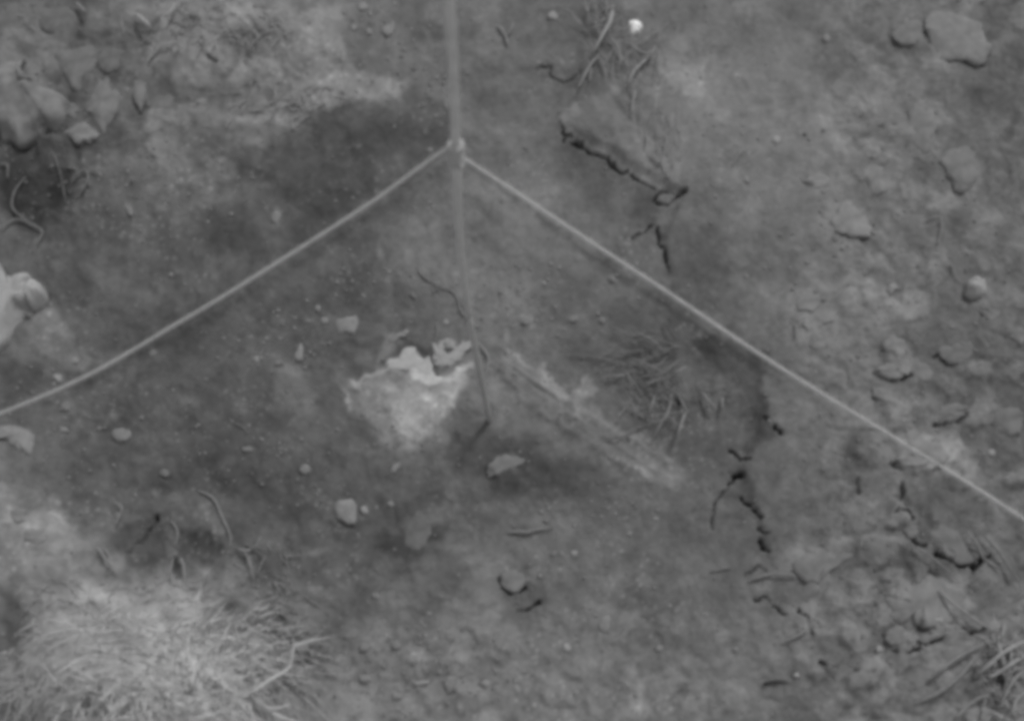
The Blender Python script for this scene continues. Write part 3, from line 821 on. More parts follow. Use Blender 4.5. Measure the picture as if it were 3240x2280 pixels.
CL = [
    ('grey clod with a pointed lower end beside the dark gap', A((365, 370), (430, 330), (490, 305), (560, 310), (615, 340), (622, 410), (580, 490), (515, 572), (450, 530), (400, 450)), 102, .020),
    ('upright oval clod right of the roof-shaped clod', A((560, 690), (600, 620), (620, 545), (660, 520), (705, 525), (745, 570), (772, 640), (745, 750), (700, 800), (665, 832), (620, 770), (590, 740)), 106, .020),
    ('pale half-round clod under the upright oval clod', A((428, 885), (470, 820), (520, 800), (570, 815), (605, 855), (620, 895), (580, 915), (535, 932), (480, 905)), 115, .018),
    ('small clod touching the roof-shaped clod', A((400, 690), (440, 660), (510, 690), (515, 730), (480, 765), (420, 750)), 102, .014),
    ('lumpy clod above the upright oval clod', A((645, 370), (690, 300), (770, 290), (840, 345), (800, 400), (760, 440), (720, 480), (670, 440)), 98, .018),
    ('dull rounded clod in the top left corner', A((40, 60), (120, 30), (170, 120), (140, 250), (60, 290), (-40, 260), (-30, 100)), 94, .018),
    ('broad dull clod beside the top left corner clod', A((230, 60), (400, 40), (500, 90), (480, 190), (380, 210), (280, 170)), 98, .016),
    ('tall narrow pale clod left of the pitted clod', A((880, 500), (900, 450), (940, 430), (955, 520), (950, 640), (920, 700), (880, 650)), 108, .014),
    ('pitted clod between the narrow clod and the pale bank', A((975, 690), (990, 620), (1040, 590), (1100, 610), (1150, 650), (1080, 720), (1020, 735)), 103, .012),
    ('flat clod in the soil right of the top centre twig', Cc((1430, 225), (1465, 155), (1540, 130), (1615, 165), (1625, 245), (1560, 282), (1465, 272)), 108, .014),
    ('small soft clod above the large slab at top right', oval(2040, 30, 17, 15, 0, 3), 104, .012),
    ('pale clod cut by the top edge above the large slab', Cc((1740, -30), (1780, 10), (1850, 45), (1920, 60), (1990, 20), (2010, -40)), 114, .016),
    ('wide low clod left of the tear-shaped clod', Cc((1265, 780), (1380, 765), (1500, 775), (1505, 830), (1400, 850), (1295, 840)), 109, .012),
    ('tear-shaped clod standing right of the wide low clod', Cc((1530, 730), (1600, 705), (1700, 740), (1712, 820), (1700, 910), (1640, 985), (1580, 940), (1540, 860)), 110, .016),
    ('broad clod near the right edge below the tear-shaped clod', Cc((1740, 1065), (1800, 1000), (1880, 970), (1950, 1010), (1970, 1120), (1930, 1220), (1840, 1240), (1790, 1150)), 108, .016),
    ('flat pale clod in the middle of the right soil', Cc((1240, 1110), (1330, 1090), (1440, 1130), (1430, 1230), (1300, 1260), (1250, 1200)), 112, .012),
    ('small pale clod left of the flat pale clod', oval(1832, 404, 22, 16, 10, 5), 116, .010),
    ('round dim clod above the flat pale clod', oval(1992, 335, 16, 14, 0, 6), 107, .010),
    ('pale many-pointed clod alone on the right soil', Cc((1035, 1420), (1060, 1360), (1125, 1318), (1170, 1350), (1215, 1370), (1250, 1440), (1282, 1490), (1230, 1545), (1150, 1530), (1080, 1525), (1040, 1480)), 122, .020),
    ('long dim clod below the round white stone', F((1960, 440), (2010, 430), (2110, 480), (2110, 530), (2060, 545), (1990, 500)), 105, .014),
    ('clod at the right edge below the long dim clod', oval(2284, 752, 20, 18, 0, 8), 108, .014),
    ('crescent clod with a dark hollow under it', F((1310, 870), (1400, 835), (1470, 850), (1510, 890), (1450, 920), (1360, 915)), 114, .014),
    ('large low clod above the right string shaded below', F((1700, 1150), (1740, 1100), (1850, 1090), (1930, 1130), (1900, 1180), (1800, 1190), (1720, 1190)), 110, .018),
    ('square pale clod beside the right string in loose soil', oval(1810, 678, 22, 18, 15, 9), 112, .012),
    ('tilted clod in the loose soil under the square clod', oval(1835, 765, 20, 17, -20, 10), 114, .012),
    ('rounded clod midway between string and right edge', oval(2008, 775, 22, 24, 10, 11), 112, .015),
    ('plump clod right of the pale crescent clod', oval(2060, 830, 30, 18, 40, 12), 106, .014),
    ('small tall clod over the right string', oval(1976, 885, 24, 13, 30, 13), 112, .012),
    ('dim clod near the right edge over the low clod', oval(2145, 790, 36, 22, -10, 14), 100, .016),
    ('clod half sunk at the right edge low down', oval(2260, 940, 40, 30, 20, 15), 103, .018),
    ('pale clod touching the right string from above', oval(2090, 1010, 46, 22, 25, 16), 116, .014),
    ('pale clod under the right string over a dark hollow', F((1440, 1450), (1500, 1420), (1600, 1440), (1640, 1480), (1560, 1500), (1480, 1480)), 118, .014),
    ('rounded clod above the kinked dark crack', I((1640, 370), (1740, 330), (1860, 370), (1940, 450), (1930, 540), (1860, 580), (1770, 530), (1680, 470)), 100, .022),
    ('small clod filling the bend of the short crack', oval(2042, 1190, 15, 14, 0, 17), 108, .012),
    ('broad rough clod left of the wavy crack', I((800, 600), (880, 530), (1010, 500), (1160, 470), (1150, 540), (1010, 620), (950, 700), (860, 700)), 108, .012),
    ('big pale cracked clod above the straw tuft', I((1440, 820), (1500, 740), (1650, 680), (1800, 720), (1880, 850), (1790, 960), (1620, 990), (1560, 910), (1480, 950), (1430, 890)), 112, .018),
    ('round clod below the big pale cracked clod', oval(2010, 1424, 26, 20, 0, 18), 108, .014),
    ('low clod beside the long dark twig', oval(1880, 1505, 30, 16, 10, 19), 103, .010),
    ('small clod at the foot of the straw tuft', oval(2180, 1395, 20, 16, 0, 20), 106, .014),
    ('earth lump lying under the lower end of the stake', oval(1130, 1042, 36, 20, -20, 21), 104, .014),
    ('half-buried lump in the dark soil left of the strip', oval(935, 1190, 28, 42, 10, 22), 98, .010),
    ('lump of earth shaded below in the lower hollow', oval(1150, 1300, 30, 22, 0, 23), 104, .014),
    ('crumbly clod at the left edge over the tuft', G((60, 235), (110, 220), (170, 240), (165, 300), (110, 318), (70, 290)), 114, .014),
    ('pale clod left of the frayed tuft', G((160, 370), (210, 345), (280, 370), (290, 430), (240, 462), (180, 440)), 122, .018),
]
for i, (lb, pts, tn, h) in enumerate(CL):
    stone('clod', lb, 'clod', pts, tn + 1, h * 0.2, group='clods of earth lying on the dug soil', rough=0.6, seed=30 + i, contrast=0.25)

stone('stone', 'large flat pale slab of stone at top right', 'stone',
      Cc((1635, 190), (1660, 120), (1700, 80), (1780, 85), (1870, 105), (1985, 150), (2010, 200), (2040, 280), (2085, 330), (2050, 395), (1990, 440), (1910, 395), (1840, 390), (1725, 400), (1700, 320), (1650, 240)), 116, 0.009, rough=0.35, seed=81)
STN = [
    ('bright white pebble with a pointed lower corner near the top edge', B((1906, 150), (1950, 140), (1975, 155), (2000, 178), (1960, 215), (1935, 228), (1910, 228)), 228, .012),
    ('round whitish stone in a small dark hollow at the right', F((1900, 340), (1915, 285), (1965, 272), (2020, 295), (2030, 340), (2000, 385), (1950, 398), (1905, 370)), 146, .022),
    ('small pale pebble left of the bright white pebble', oval(1240, 37, 12, 10, 0, 1), 132, .008),
    ('small pale pebble near the top edge left of the stake', oval(814, 15, 13, 9, 0, 2), 124, .007),
    ('grey pebble below the pebble at the top edge', oval(792, 61, 9, 8, 0, 3), 118, .006),
    ('tiny pebble right of two grey pebbles near the top', oval(828, 72, 7, 7, 0, 4), 120, .006),
    ('three-cornered pale pebble left of the stake near the top', B((280, 190), (330, 165), (370, 170), (360, 215), (320, 238), (290, 225)), 118, .009),
    ('pale pebble glinting in the plain soil right of the cracked slab', oval(1741, 314, 8, 8, 0, 5), 146, .007),
    ('small pale pebble high in the right soil', oval(1852, 87, 9, 8, 0, 6), 118, .006),
    ('small pebble beside the thin rootlet at right', oval(1673, 402, 8, 8, 0, 7), 118, .006),
    ('bean-shaped pale pebble above the pale clods at right', F((1380, 350), (1400, 310), (1440, 305), (1465, 340), (1430, 350), (1400, 385)), 124, .010),
    ('upright pale pebble beside the right string', oval(1808, 729, 8, 13, -15, 8), 126, .009),
    ('pale pebble at the right end of the soil below the string', oval(2222, 1015, 9, 8, 20, 9), 130, .007),
    ('square pale stone left of the pale crust', tile(0, 0, [(0, 0)]) and [(755, 716), (780, 714), (803, 708), (803, 728), (797, 746), (775, 748), (756, 746)], 118, .010),
    ('pale double-lobed pebble above the pale crust', E((330, 690), (350, 650), (400, 630), (450, 608), (468, 630), (450, 660), (410, 665), (380, 690)), 118, .010),
    ('pebble with a small tail left of the stake', oval(1000, 723, 7, 8, 0, 10), 124, .006),
    ('oval pebble standing in dark soil above the left string end', oval(130, 848, 10, 10, 0, 11), 134, .009),
    ('small pebble above the oval pebble near the left string', oval(168, 808, 9, 7, 0, 12), 124, .006),
    ('flat squarish stone in dark soil under the left string', D((735, 1270), (790, 1255), (845, 1262), (860, 1300), (830, 1338), (775, 1345), (735, 1315)), 112, .010),
    ('small elongated pebble left of the squarish stone', oval(142, 964, 11, 7, 10, 13), 118, .006),
    ('dim pebble below the left end of the left string', oval(147, 912, 12, 12, 0, 14), 108, .007),
    ('pale pebble in a run of flecks left of the crust', oval(575, 806, 8, 8, 20, 15), 126, .007),
    ('tall pale chip of stone above the pale smear', D((1930, 790), (1945, 740), (1975, 690), (1992, 740), (1985, 800), (1950, 812)), 122, .009),
    ('pale pebble above the square pale stone', oval(713, 692, 7, 8, 0, 16), 120, .006),
    ('wide pale pebble left of the square pale stone', oval(727, 719, 10, 7, 0, 17), 122, .006),
    ('dim chip of stone among flecks left of the crust', oval(624, 815, 12, 6, -25, 18), 110, .006),
    ('pale pebble standing below the left string on the dark soil', oval(619, 487, 11, 16, 0, 19), 114, .009),
    ('leaf-shaped pale pebble above the left string', oval(291, 474, 7, 11, -30, 20), 116, .007),
    ('rounded stone in the dark soil below the crust', oval(684, 1052, 13, 13, 0, 21), 112, .009),
    ('oval pale pebble at the tip of the pale crust', E((345, 1520), (370, 1490), (410, 1478), (405, 1510), (370, 1545), (345, 1548)), 118, .008),
    ('slim pale pebble low in the dark soil at left', oval(555, 1007, 14, 6, 5, 22), 114, .006),
    ('dim round pebble in the dark soil over the frayed tuft', oval(369, 1061, 13, 10, 0, 23), 102, .007),
    ('big pale double stone in the dark hollow at lower middle', [(752, 1128), (762, 1118), (785, 1120), (800, 1130), (801, 1155), (796, 1175), (782, 1176), (768, 1168), (754, 1160), (748, 1145)], 118, .014),
    ('bright pebble at the right side of the double stone', oval(817, 1144, 9, 11, 0, 24), 134, .010),
    ('pebble right of the double stone in dark soil', oval(875, 1130, 8, 8, 0, 25), 116, .007),
    ('pale pebble below the double stone', oval(842, 1336, 12, 9, 0, 26), 116, .007),
    ('dim pebble low in the frame left of middle', oval(888, 1446, 12, 10, 15, 27), 114, .007),
    ('dim pebble beside two pale pebbles near the bottom', oval(815, 1450, 12, 10, 0, 28), 112, .007),
    ('broad pale pebble near the bottom left of middle', oval(819, 1522, 16, 9, 10, 29), 122, .008),
    ('long whitish chip near the bottom edge', Hh((490, 1365), (530, 1355), (590, 1350), (590, 1370), (550, 1385), (510, 1382)), 140, .008),
    ('pale pebble at the bottom under the whitish chip', oval(890, 1559, 13, 10, 10, 30), 120, .007),
    ('egg-shaped stone near the bottom edge at the middle', Hh((690, 1350), (720, 1320), (770, 1325), (785, 1360), (760, 1410), (720, 1438), (695, 1400)), 114, .012),
    ('pale pebble right of the egg-shaped stone', oval(1088, 1531, 11, 10, -15, 31), 124, .008),
    ('pale round pebble alone below the lower hollow', oval(1270, 1451, 9, 9, 0, 32), 140, .007),
    ('heart-shaped stone right of the lower hollow', Hh((1700, 985), (1720, 940), (1770, 925), (1792, 950), (1775, 1030), (1740, 1045), (1710, 1025)), 113, .010),
    ('oval pebble low down right of the middle', oval(1478, 1453, 10, 8, 0, 33), 118, .007),
    ('bright tiny pebble above the lower hollow at right', oval(1287, 1240, 8, 7, 0, 34), 132, .006),
    ('small pebble on the edge of the lower hollow', oval(1211, 1291, 5, 5, 0, 35), 124, .005),
    ('dim pebble near the bottom edge right of the round pebble', oval(1292, 1552, 7, 7, 0, 36), 122, .005),
    ('soft pale pebble under the cracked clod at lower right', oval(1971, 1455, 10, 9, 0, 37), 130, .009),
    ('bright oval pebble beside the long dark twig', oval(1786, 1512, 7, 5, -10, 38), 158, .006),
    ('small pale pebble left of the long dark twig', oval(1650, 1455, 6, 6, 0, 39), 122, .005),
    ('dim pebble left of the lower grey twig', oval(1581, 1377, 6, 6, 0, 40), 118, .005),
    ('small bright chip lying in the frayed tuft', oval(526, 1544, 6, 5, 35, 41), 176, .012),
    ('dim round pebble in the hole of the frayed tuft', oval(629, 1413, 8, 8, 0, 42), 118, .008),
    ('pale pebble close left of the knot on the stake', oval(963, 337, 6, 6, 0, 43), 122, .006),
    ('pale pebble under the upper right needles', oval(1373, 626, 7, 7, 0, 44), 112, .006),
    ('dim pebble in dark soil above the decayed strip', oval(1180, 720, 11, 9, 0, 45), 112, .006),
    ('small dim pebble left of the needle tuft', oval(1350, 718, 8, 8, 0, 46), 106, .006),
    ('slim pale chip above the decayed strip', oval(1286, 717, 11, 5, -15, 47), 116, .005),
    ('pale pebble above the left string in the dark soil', oval(384, 616, 6, 5, 0, 48), 122, .005),
    ('dim pebble under the left string near mid left', oval(343, 792, 9, 8, 0, 49), 108, .006),
]
for i, (lb, pts, tn, h) in enumerate(STN):
    hh = h * (0.6 if i > 1 else 0.9)
    stone('pebble' if h < .012 or i == 0 else 'stone', lb, 'pebble' if h < .012 or i == 0 else 'stone', pts, tn, hh, rough=0.3, seed=100 + i, contrast=0.12, group='pebbles scattered over the dug soil' if h < .012 and i else None)

# pale crust standing proud over the earth (flakes of chalky crust)
crust_o = bpy.data.objects.new('chalk_crust', None)
COL.objects.link(crust_o)
crust_o.location = on_soil(950, 850)
crust_o['label'] = 'jagged white chalky crust left of the foot of the stake'
crust_o['category'] = 'chalk crust'


def flake(outline, tone, h, seed):
    rr = random.Random(seed)
    fine = [(p[0] + rr.gauss(0, 0.5), p[1] + rr.gauss(0, 0.5)) for p in spline([(q[0], q[1], 0) for q in outline], 64, True)]
    me, c_ = stone_mesh('flake', fine, h, 0.9, 90, True, seed=seed)
    link('flake', me, mat_for('chalk', tone, contrast=0.12, scale=120), crust_o, loc=c_ - crust_o.location)


flake(E((335, 862), (368, 815), (405, 812), (420, 770), (445, 742), (480, 728), (505, 735), (515, 765), (545, 785), (585, 782), (606, 775), (608, 850), (630, 900), (652, 935), (650, 962), (600, 952), (545, 935), (500, 935), (460, 888), (390, 878)), 148, .0018, 5)
flake(E((637, 700), (652, 722), (672, 735), (682, 775), (690, 800), (720, 805), (770, 775), (800, 720), (835, 698), (850, 718), (815, 775), (760, 820), (720, 850), (675, 850), (640, 812), (632, 750)), 138, .0018, 9)
flake(E((690, 700), (715, 668), (745, 668), (765, 695), (750, 722), (715, 722)), 130, .0016, 11)

# ------------------------------------------------------------------ twigs, roots and straws lying loose
TW = [  # name, label, cat, pts, width, tone, lift
    ('root', 'curved thin root above the left string at far left', 'root', A((330, 975), (375, 1070), (405, 1180), (420, 1260), (430, 1330)), 5.2, 98, .004),
    ('root', 'hooked pale root at the left edge beside the dark gap', 'root', A((170, 1160), (110, 1235), (82, 1310), (85, 1370), (140, 1420), (190, 1450)), 6.0, 104, .006),
    ('root', 'pale root folded into a narrow loop', 'root', A((470, 1210), (490, 1165), (560, 1115), (578, 1180), (545, 1240), (512, 1295)), 6.8, 104, .006),
    ('root', 'short bent root touching the left edge', 'root', A((-20, 1085), (45, 1078), (52, 1130), (50, 1185)), 6.0, 102, .005),
    ('root', 'arched root round a low clod at the left edge', 'root', A((15, 1515), (60, 1460), (120, 1440), (210, 1475), (275, 1515), (262, 1570), (240, 1620)), 6.8, 100, .006),
    ('root', 'short straight root over the looped root', 'root', A((440, 1100), (500, 1110)), 6, 104, .003),
    ('root', 'dark root curling down to the left side of the stake', 'root', E((520, 180), (540, 240), (620, 300), (740, 350), (785, 410), (800, 480), (850, 550), (880, 640)), 5, 108, .002),
    ('root', 'pale bent root just right of the foot of the stake', 'root', E((915, 685), (955, 735), (988, 790), (978, 850), (958, 920)), 5, 124, .006),
    ('rootlet', 'thin straight rootlet crossing below the foot of the stake', 'root', E((1035, 1135), (970, 1200), (900, 1285)), 3, 106, .003),
    ('rootlet', 'thin upright rootlet above the notch in the crust', 'root', E((640, 560), (650, 620), (632, 700)), 4, 104, .004),
    ('twig', 'dark bent twig lying along the fringe of the decayed strip', 'twig', E((1712, 1315), (1790, 1322), (1870, 1308), (1960, 1260), (2070, 1212)), 4, 84, .005),
    ('twig', 'pale flat twig alone in the lower middle soil', 'twig', Hh((1115, 382), (1180, 378), (1240, 380), (1310, 362), (1395, 350)), 8, 116, .004),
    ('twig', 'arched grey twig right of the lower cracks', 'twig', I((480, 700), (560, 668), (640, 655), (720, 660), (792, 668)), 8, 110, .006),
    ('twig', 'short slanting grey twig below the arched twig', 'twig', I((710, 1102), (780, 1065), (862, 1022)), 8, 112, .006),
    ('twig', 'dark short twig with a blunt left end near the bottom', 'twig', I((568, 1374), (600, 1368), (660, 1356), (745, 1364)), 7, 50, .004),
    ('twig', 'faint short twig left of the arched twig', 'twig', I((220, 640), (290, 622), (370, 612)), 5, 104, .003),
    ('twig', 'short pale twig in the plain soil at right', 'twig', Cc((440, 975), (400, 1030), (370, 1090)), 6, 112, .004),
    ('twig', 'short pale twig low on the pale clods of the right', 'twig', F((960, 565), (1045, 545)), 4, 116, .005),
    ('twig', 'forked twig with its stem down at far right', 'twig', Cc((1640, 1450), (1680, 1425), (1730, 1425), (1742, 1470), (1730, 1540), (1715, 1600)), 6, 112, .006),
    ('twig', 'short upright twig right of the forked twig', 'twig', F((1800, 170), (1830, 250), (1850, 300)), 5, 106, .004),
    ('twig', 'short upright twig on the loose soil left of the pebble', 'twig', F((775, 560), (785, 620), (780, 670)), 5, 106, .004),
    ('twig', 'short pale twig with a forked top near the top centre', 'twig', B((1045, 165), (1085, 215), (1105, 260), (1110, 305)), 8, 118, .006),
    ('twig', 'side prong lying beside the forked top twig', 'twig', B((1150, 150), (1130, 200), (1105, 245)), 7, 112, .007),
    ('straw', 'pale straw below the slab crack, left of two', 'straw', B((2018, 865), (2020, 910), (2015, 972)), 5, 116, .006),
    ('straw', 'longer straw right of the short one by the slab crack', 'straw', B((2140, 880), (2145, 950), (2120, 1050), (2060, 1090)), 5, 112, .006),
    ('straw', 'long pale straw slanting across the bottom right corner', 'straw', I((1650, 1352), (1750, 1270), (1850, 1200), (2000, 1120), (2100, 1080)), 9, 112, .014),
    ('straw', 'lower long straw crossing the bottom right corner', 'straw', I((1590, 1485), (1720, 1430), (1850, 1330), (1950, 1215), (2005, 1150)), 9, 114, .014),
    ('straw', 'upper dull straw running down to the kinked crack', 'straw', I((1880, 350), (1950, 430), (2040, 540), (2150, 640)), 8, 106, .014),
    ('straw', 'dull straw right of the upper one near the right edge', 'straw', I((1960, 340), (2050, 440), (2120, 520), (2210, 650), (2260, 740)), 7, 104, .012),
    ('straw', 'flat straw over the crack above the cracked clod', 'straw', I((1520, 455), (1640, 520), (1750, 610), (1870, 720)), 7, 106, .012),
    ('straw', 'faint thin straw across the pale cracked clod', 'straw', I((1330, 690), (1400, 686), (1480, 690)), 5, 112, .016),
    ('straw', 'pale straw ending in a bright tip near the right edge', 'straw', I((1720, 750), (1790, 830), (1870, 890), (1980, 970), (2095, 1035)), 8, 120, .014),
    ('rootlet', 'thin rootlet in the lower left dark soil', 'root', D((1530, 1215), (1590, 1240), (1630, 1290)), 3, 110, .003),
]
for nm, lb, ct, pts, w, tn, lf in TW:
    n_ = len(pts)
    lifts = [0.001 + lf * math.sin(math.pi * (0.15 + 0.7 * i / (n_ - 1))) for i in range(n_)]
    strand(nm, pts, w, tn, lb, ct, lifts=lifts)

# ------------------------------------------------------------------ tufts of dead grass
def tuft(name, label, cat, cu, cv, blades, matk='dry_grass'):
    root = bpy.data.objects.new(name, None)
    COL.objects.link(root)
    root.location = on_soil(cu, cv)
    root['label'] = label; root['category'] = cat
    for pts, w, tn, hs in blades:
        k = len(pts)
        if not hasattr(hs, '__len__'):
            hs = [0.002 + hs * math.sin(math.pi * 0.9 * (i + 0.3) / k) for i in range(k)]
        strand('blade', pts, w, tn, parent=root, lifts=hs, matk=matk, seed=len(pts) + int(pts[0][0]))
    return root


def fuzz(parent, zones, seed, name='fine_blades', bendy=0.5):
    """mass of thin blades: zones = (u, v, ru, rv, count, length, angle, spread, width, tone, rise)"""
    rr = random.Random(seed)
    by = {}
    for (u, v, ru, rv, cnt, ln, ang, spr, wd, tn, rise) in zones:
        for _ in range(cnt):
            r, t = math.sqrt(rr.random()), rr.uniform(0, 2 * math.pi)
            bu, bv = u + ru * r * math.cos(t), v + rv * r * math.sin(t)
            a = math.radians(ang + rr.gauss(0, spr))
            L = ln * rr.uniform(0.5, 1.3)
            bend = rr.uniform(-bendy, bendy)
            P = []
            b0 = on_soil(bu, bv)
            for k in range(6):
                q = k / 5
                aa = a + bend * q
                P.append(Vector((b0.x + math.cos(aa) * L * q * px_size(b0), b0.y - math.sin(aa) * L * q * px_size(b0),
                                 b0.z + 0.002 + rise * rr.uniform(0.8, 1.2) * math.sin(q * 2.2) * (0.5 + 0.5 * rr.random()))))
            tq = int(round((tn + rr.uniform(-12, 12)) / 12) * 12)
            vs, fs = by.setdefault(tq, ([], []))
            o0 = len(vs)
            for k, p in enumerate(P):
                hw = wd * 0.5 * px_size(p) * (1 - (k / 5) ** 2 * 0.85)
                d = (P[min(k + 1, 5)] - P[max(k - 1, 0)])
                s = Vector((-d.y, d.x, 0))
                if s.length < 1e-6: s = Vector((1, 0, 0))
                s.normalize()
                vs += [p - s * hw, p + Vector((0, 0, hw * 0.45)), p + s * hw, p - Vector((0, 0, hw * 0.4))]
            for k in range(5):
                for e in range(4):
                    a0, a1 = o0 + k * 4 + e, o0 + k * 4 + (e + 1) % 4
                    fs.append((a0, a1, a1 + 4, a0 + 4))
    for tq, (vs, fs) in by.items():
        base_ = parent.location
        me = mesh_from(name, [v - base_ for v in vs], fs, False)
        link(name, me, mat_for('dry_grass', tq, contrast=0.2, scale=160, rough=0.85, translucent=False), parent, kind='stuff')


t1 = tuft('grass_tuft', 'needle-thin dead grass tuft spread flat under the right string', 'grass tuft', 1520, 830, [
    (E((1730, 913), (1810, 910), (1893, 908)), 5.2, 114, 0.012), (E((1915, 790), (1990, 815), (2060, 852), (2180, 900)), 4.2, 114, 0.018),
    (E((1960, 630), (2020, 655), (2080, 690), (2140, 755)), 4.7, 114, 0.015), (E((2130, 560), (2170, 610), (2215, 675)), 4.2, 74, 0.012),
    (E((1960, 920), (2060, 905), (2180, 888)), 3.3, 114, 0.015), (E((2000, 962), (2080, 940), (2175, 912)), 3.3, 114, 0.015),
    (E((2185, 1065), (2165, 1140), (2120, 1220), (2070, 1312)), 5.2, 114, 0.024), (E((2078, 1030), (2060, 1090), (2033, 1160)), 5.2, 114, 0.015),
    (E((1980, 1172), (2080, 1160), (2170, 1158), (2275, 1138)), 3.3, 114, 0.018), (E((2020, 1235), (2110, 1200), (2200, 1175), (2275, 1148)), 2.8, 114, 0.012),
    (E((2285, 1140), (2255, 1210), (2235, 1270), (2215, 1340)), 7.5, 114, 0.027), (E((1892, 1105), (1860, 1150), (1828, 1195)), 4.2, 114, 0.009),
    (E((1930, 1032), (1980, 1012), (2070, 1012), (2150, 1022)), 3.8, 84, 0.012), (E((2045, 700), (2120, 735), (2240, 715)), 3.8, 114, 0.015),
    (E((2000, 830), (2060, 845), (2110, 830), (2160, 780)), 3.3, 114, 0.015), (E((2180, 940), (2230, 880), (2290, 850)), 8.4, 114, 0.024),
    (E((2010, 1010), (2040, 960), (2130, 925)), 3.8, 114, 0.018), (F((20, 1060), (60, 1120), (90, 1150)), 4.7, 114, 0.015),
    (F((170, 1020), (210, 1070), (270, 1130)), 6.6, 114, 0.018), (F((300, 1050), (305, 1120)), 6.6, 114, 0.015), (F((200, 1090), (225, 1150)), 5.6, 114, 0.015),
    (E((2140, 1160), (2190, 1200), (2230, 1230)), 4.7, 114, 0.012)])
fuzz(t1, [(1450, 800, 90, 60, 46, 85, 175, 22, 1.9, 104, .012), (1470, 900, 80, 50, 40, 75, 235, 18, 1.9, 108, .012), (1590, 900, 50, 30, 20, 45, 300, 40, 2.0, 106, .010)], 3, bendy=0.15)
t2 = tuft('grass_tuft', 'wispy pale dead grass left of the bright white pebble', 'grass tuft', 1350, 60, [
    (B((1800, 60), (1780, 150), (1720, 260), (1675, 345)), 10, 132, .03), (B((1720, 350), (1660, 420), (1610, 510), (1575, 580)), 6, 124, .015),
    (B((1650, 160), (1710, 145), (1760, 120)), 5, 128, .018), (B((1640, 205), (1700, 180), (1750, 170)), 5, 126, .015), (B((1720, 90), (1770, 60), (1820, 40)), 5, 126, .015),
    (B((1780, 210), (1850, 195), (1910, 190)), 5, 128, .012), (B((1770, 240), (1820, 290), (1850, 370), (1845, 450)), 5, 118, .012),
    (B((1900, 280), (1980, 340), (2050, 350), (2080, 300)), 7, 128, .018), (B((2050, 360), (1990, 420), (1940, 470), (1905, 560)), 7, 126, .016),
    (B((1950, 590), (1935, 660), (1920, 740)), 6, 122, .010), (B((1710, 370), (1740, 440), (1760, 520)), 4, 118, .01), (B((1660, 450), (1650, 530)), 5, 120, .01)])
fuzz(t2, [(1345, 60, 40, 50, 34, 60, 260, 30, 2.6, 128, .02), (1380, 130, 60, 70, 50, 60, 260, 30, 2.4, 122, .012), (1440, 200, 45, 110, 44, 60, 260, 30, 2.4, 122, .012), (1440, 110, 50, 30, 24, 50, 340, 40, 2.4, 126, .012),
          (1500, 320, 30, 80, 26, 60, 260, 25, 2.4, 120, .008)], 5)
t3 = tuft('grass_tuft', 'large frayed pale tuft filling the bottom left corner', 'grass tuft', 440, 1480, [
    (G((1600, 1460), (1700, 1395), (1800, 1330), (1870, 1290), (1925, 1235)), 10.4, 166, 0.050), (G((1780, 1300), (1870, 1290), (1915, 1200), (1930, 1130), (2030, 1095), (2165, 1068)), 7.2, 159, 0.050),
    (G((1370, 1320), (1440, 1370), (1520, 1420), (1600, 1470)), 8.0, 163, 0.050), (G((1660, 1475), (1760, 1530), (1850, 1525), (1910, 1500)), 7.2, 164, 0.050),
    (G((1720, 1505), (1800, 1570), (1890, 1605), (1990, 1640)), 8.8, 165, 0.050), (G((1240, 1050), (1232, 1160), (1260, 1260), (1285, 1340)), 9.6, 167, 0.050),
    (G((1335, 1195), (1300, 1260), (1270, 1340), (1260, 1400)), 9.6, 167, 0.050), (G((740, 975), (830, 995), (900, 1045)), 5.6, 160, 0.050),
    (G((95, 1165), (160, 1230), (230, 1262), (300, 1282)), 5.0, 126, 0.016), (G((640, 475), (700, 560), (770, 622)), 5.0, 125, 0.012),
    (G((1680, 860), (1750, 825), (1825, 800)), 5.0, 124, 0.016), (G((1640, 970), (1710, 962), (1775, 962)), 4.3, 125, 0.016), (G((1120, 700), (1120, 620), (1138, 545)), 4.3, 125, 0.016),
    (G((1180, 545), (1205, 600), (1208, 700)), 5.0, 126, 0.016), (G((1560, 488), (1610, 520), (1645, 600), (1665, 690)), 5.0, 126, 0.012), (G((1650, 495), (1600, 500), (1560, 486)), 5.6, 127, 0.012),
    (G((1220, 700), (1290, 705), (1350, 660), (1380, 610)), 5.6, 128, 0.016), (G((1745, 530), (1710, 600), (1690, 650)), 3.1, 122, 0.008), (G((1120, 300), (1165, 380), (1150, 470)), 6.8, 116, 0.001),
    (G((1300, 110), (1400, 160), (1460, 290), (1510, 400), (1505, 480)), 7.4, 116, 0.001), (G((740, 180), (800, 220), (760, 330)), 5.0, 121, 0.008), (G((1640, 1050), (1740, 1100), (1690, 1150)), 5.6, 127, 0.016),
    (G((1640, 1200), (1740, 1270), (1850, 1300)), 8.0, 164, 0.050), (G((1920, 1130), (1980, 1150), (2040, 1155)), 4.3, 124, 0.012), (G((1960, 950), (1950, 1000)), 5.6, 125, 0.008),
    (G((800, 930), (860, 960), (1000, 1030)), 4.8, 160, 0.050), (G((1500, 1130), (1470, 1060), (1510, 980)), 6.4, 160, 0.050), (G((1560, 1490), (1400, 1560), (1200, 1600)), 8.0, 165, 0.050),
    (G((1120, 1540), (1180, 1510), (1250, 1560)), 11.2, 169, 0.050), (G((680, 480), (720, 540), (700, 620)), 3.7, 124, 0.008)])
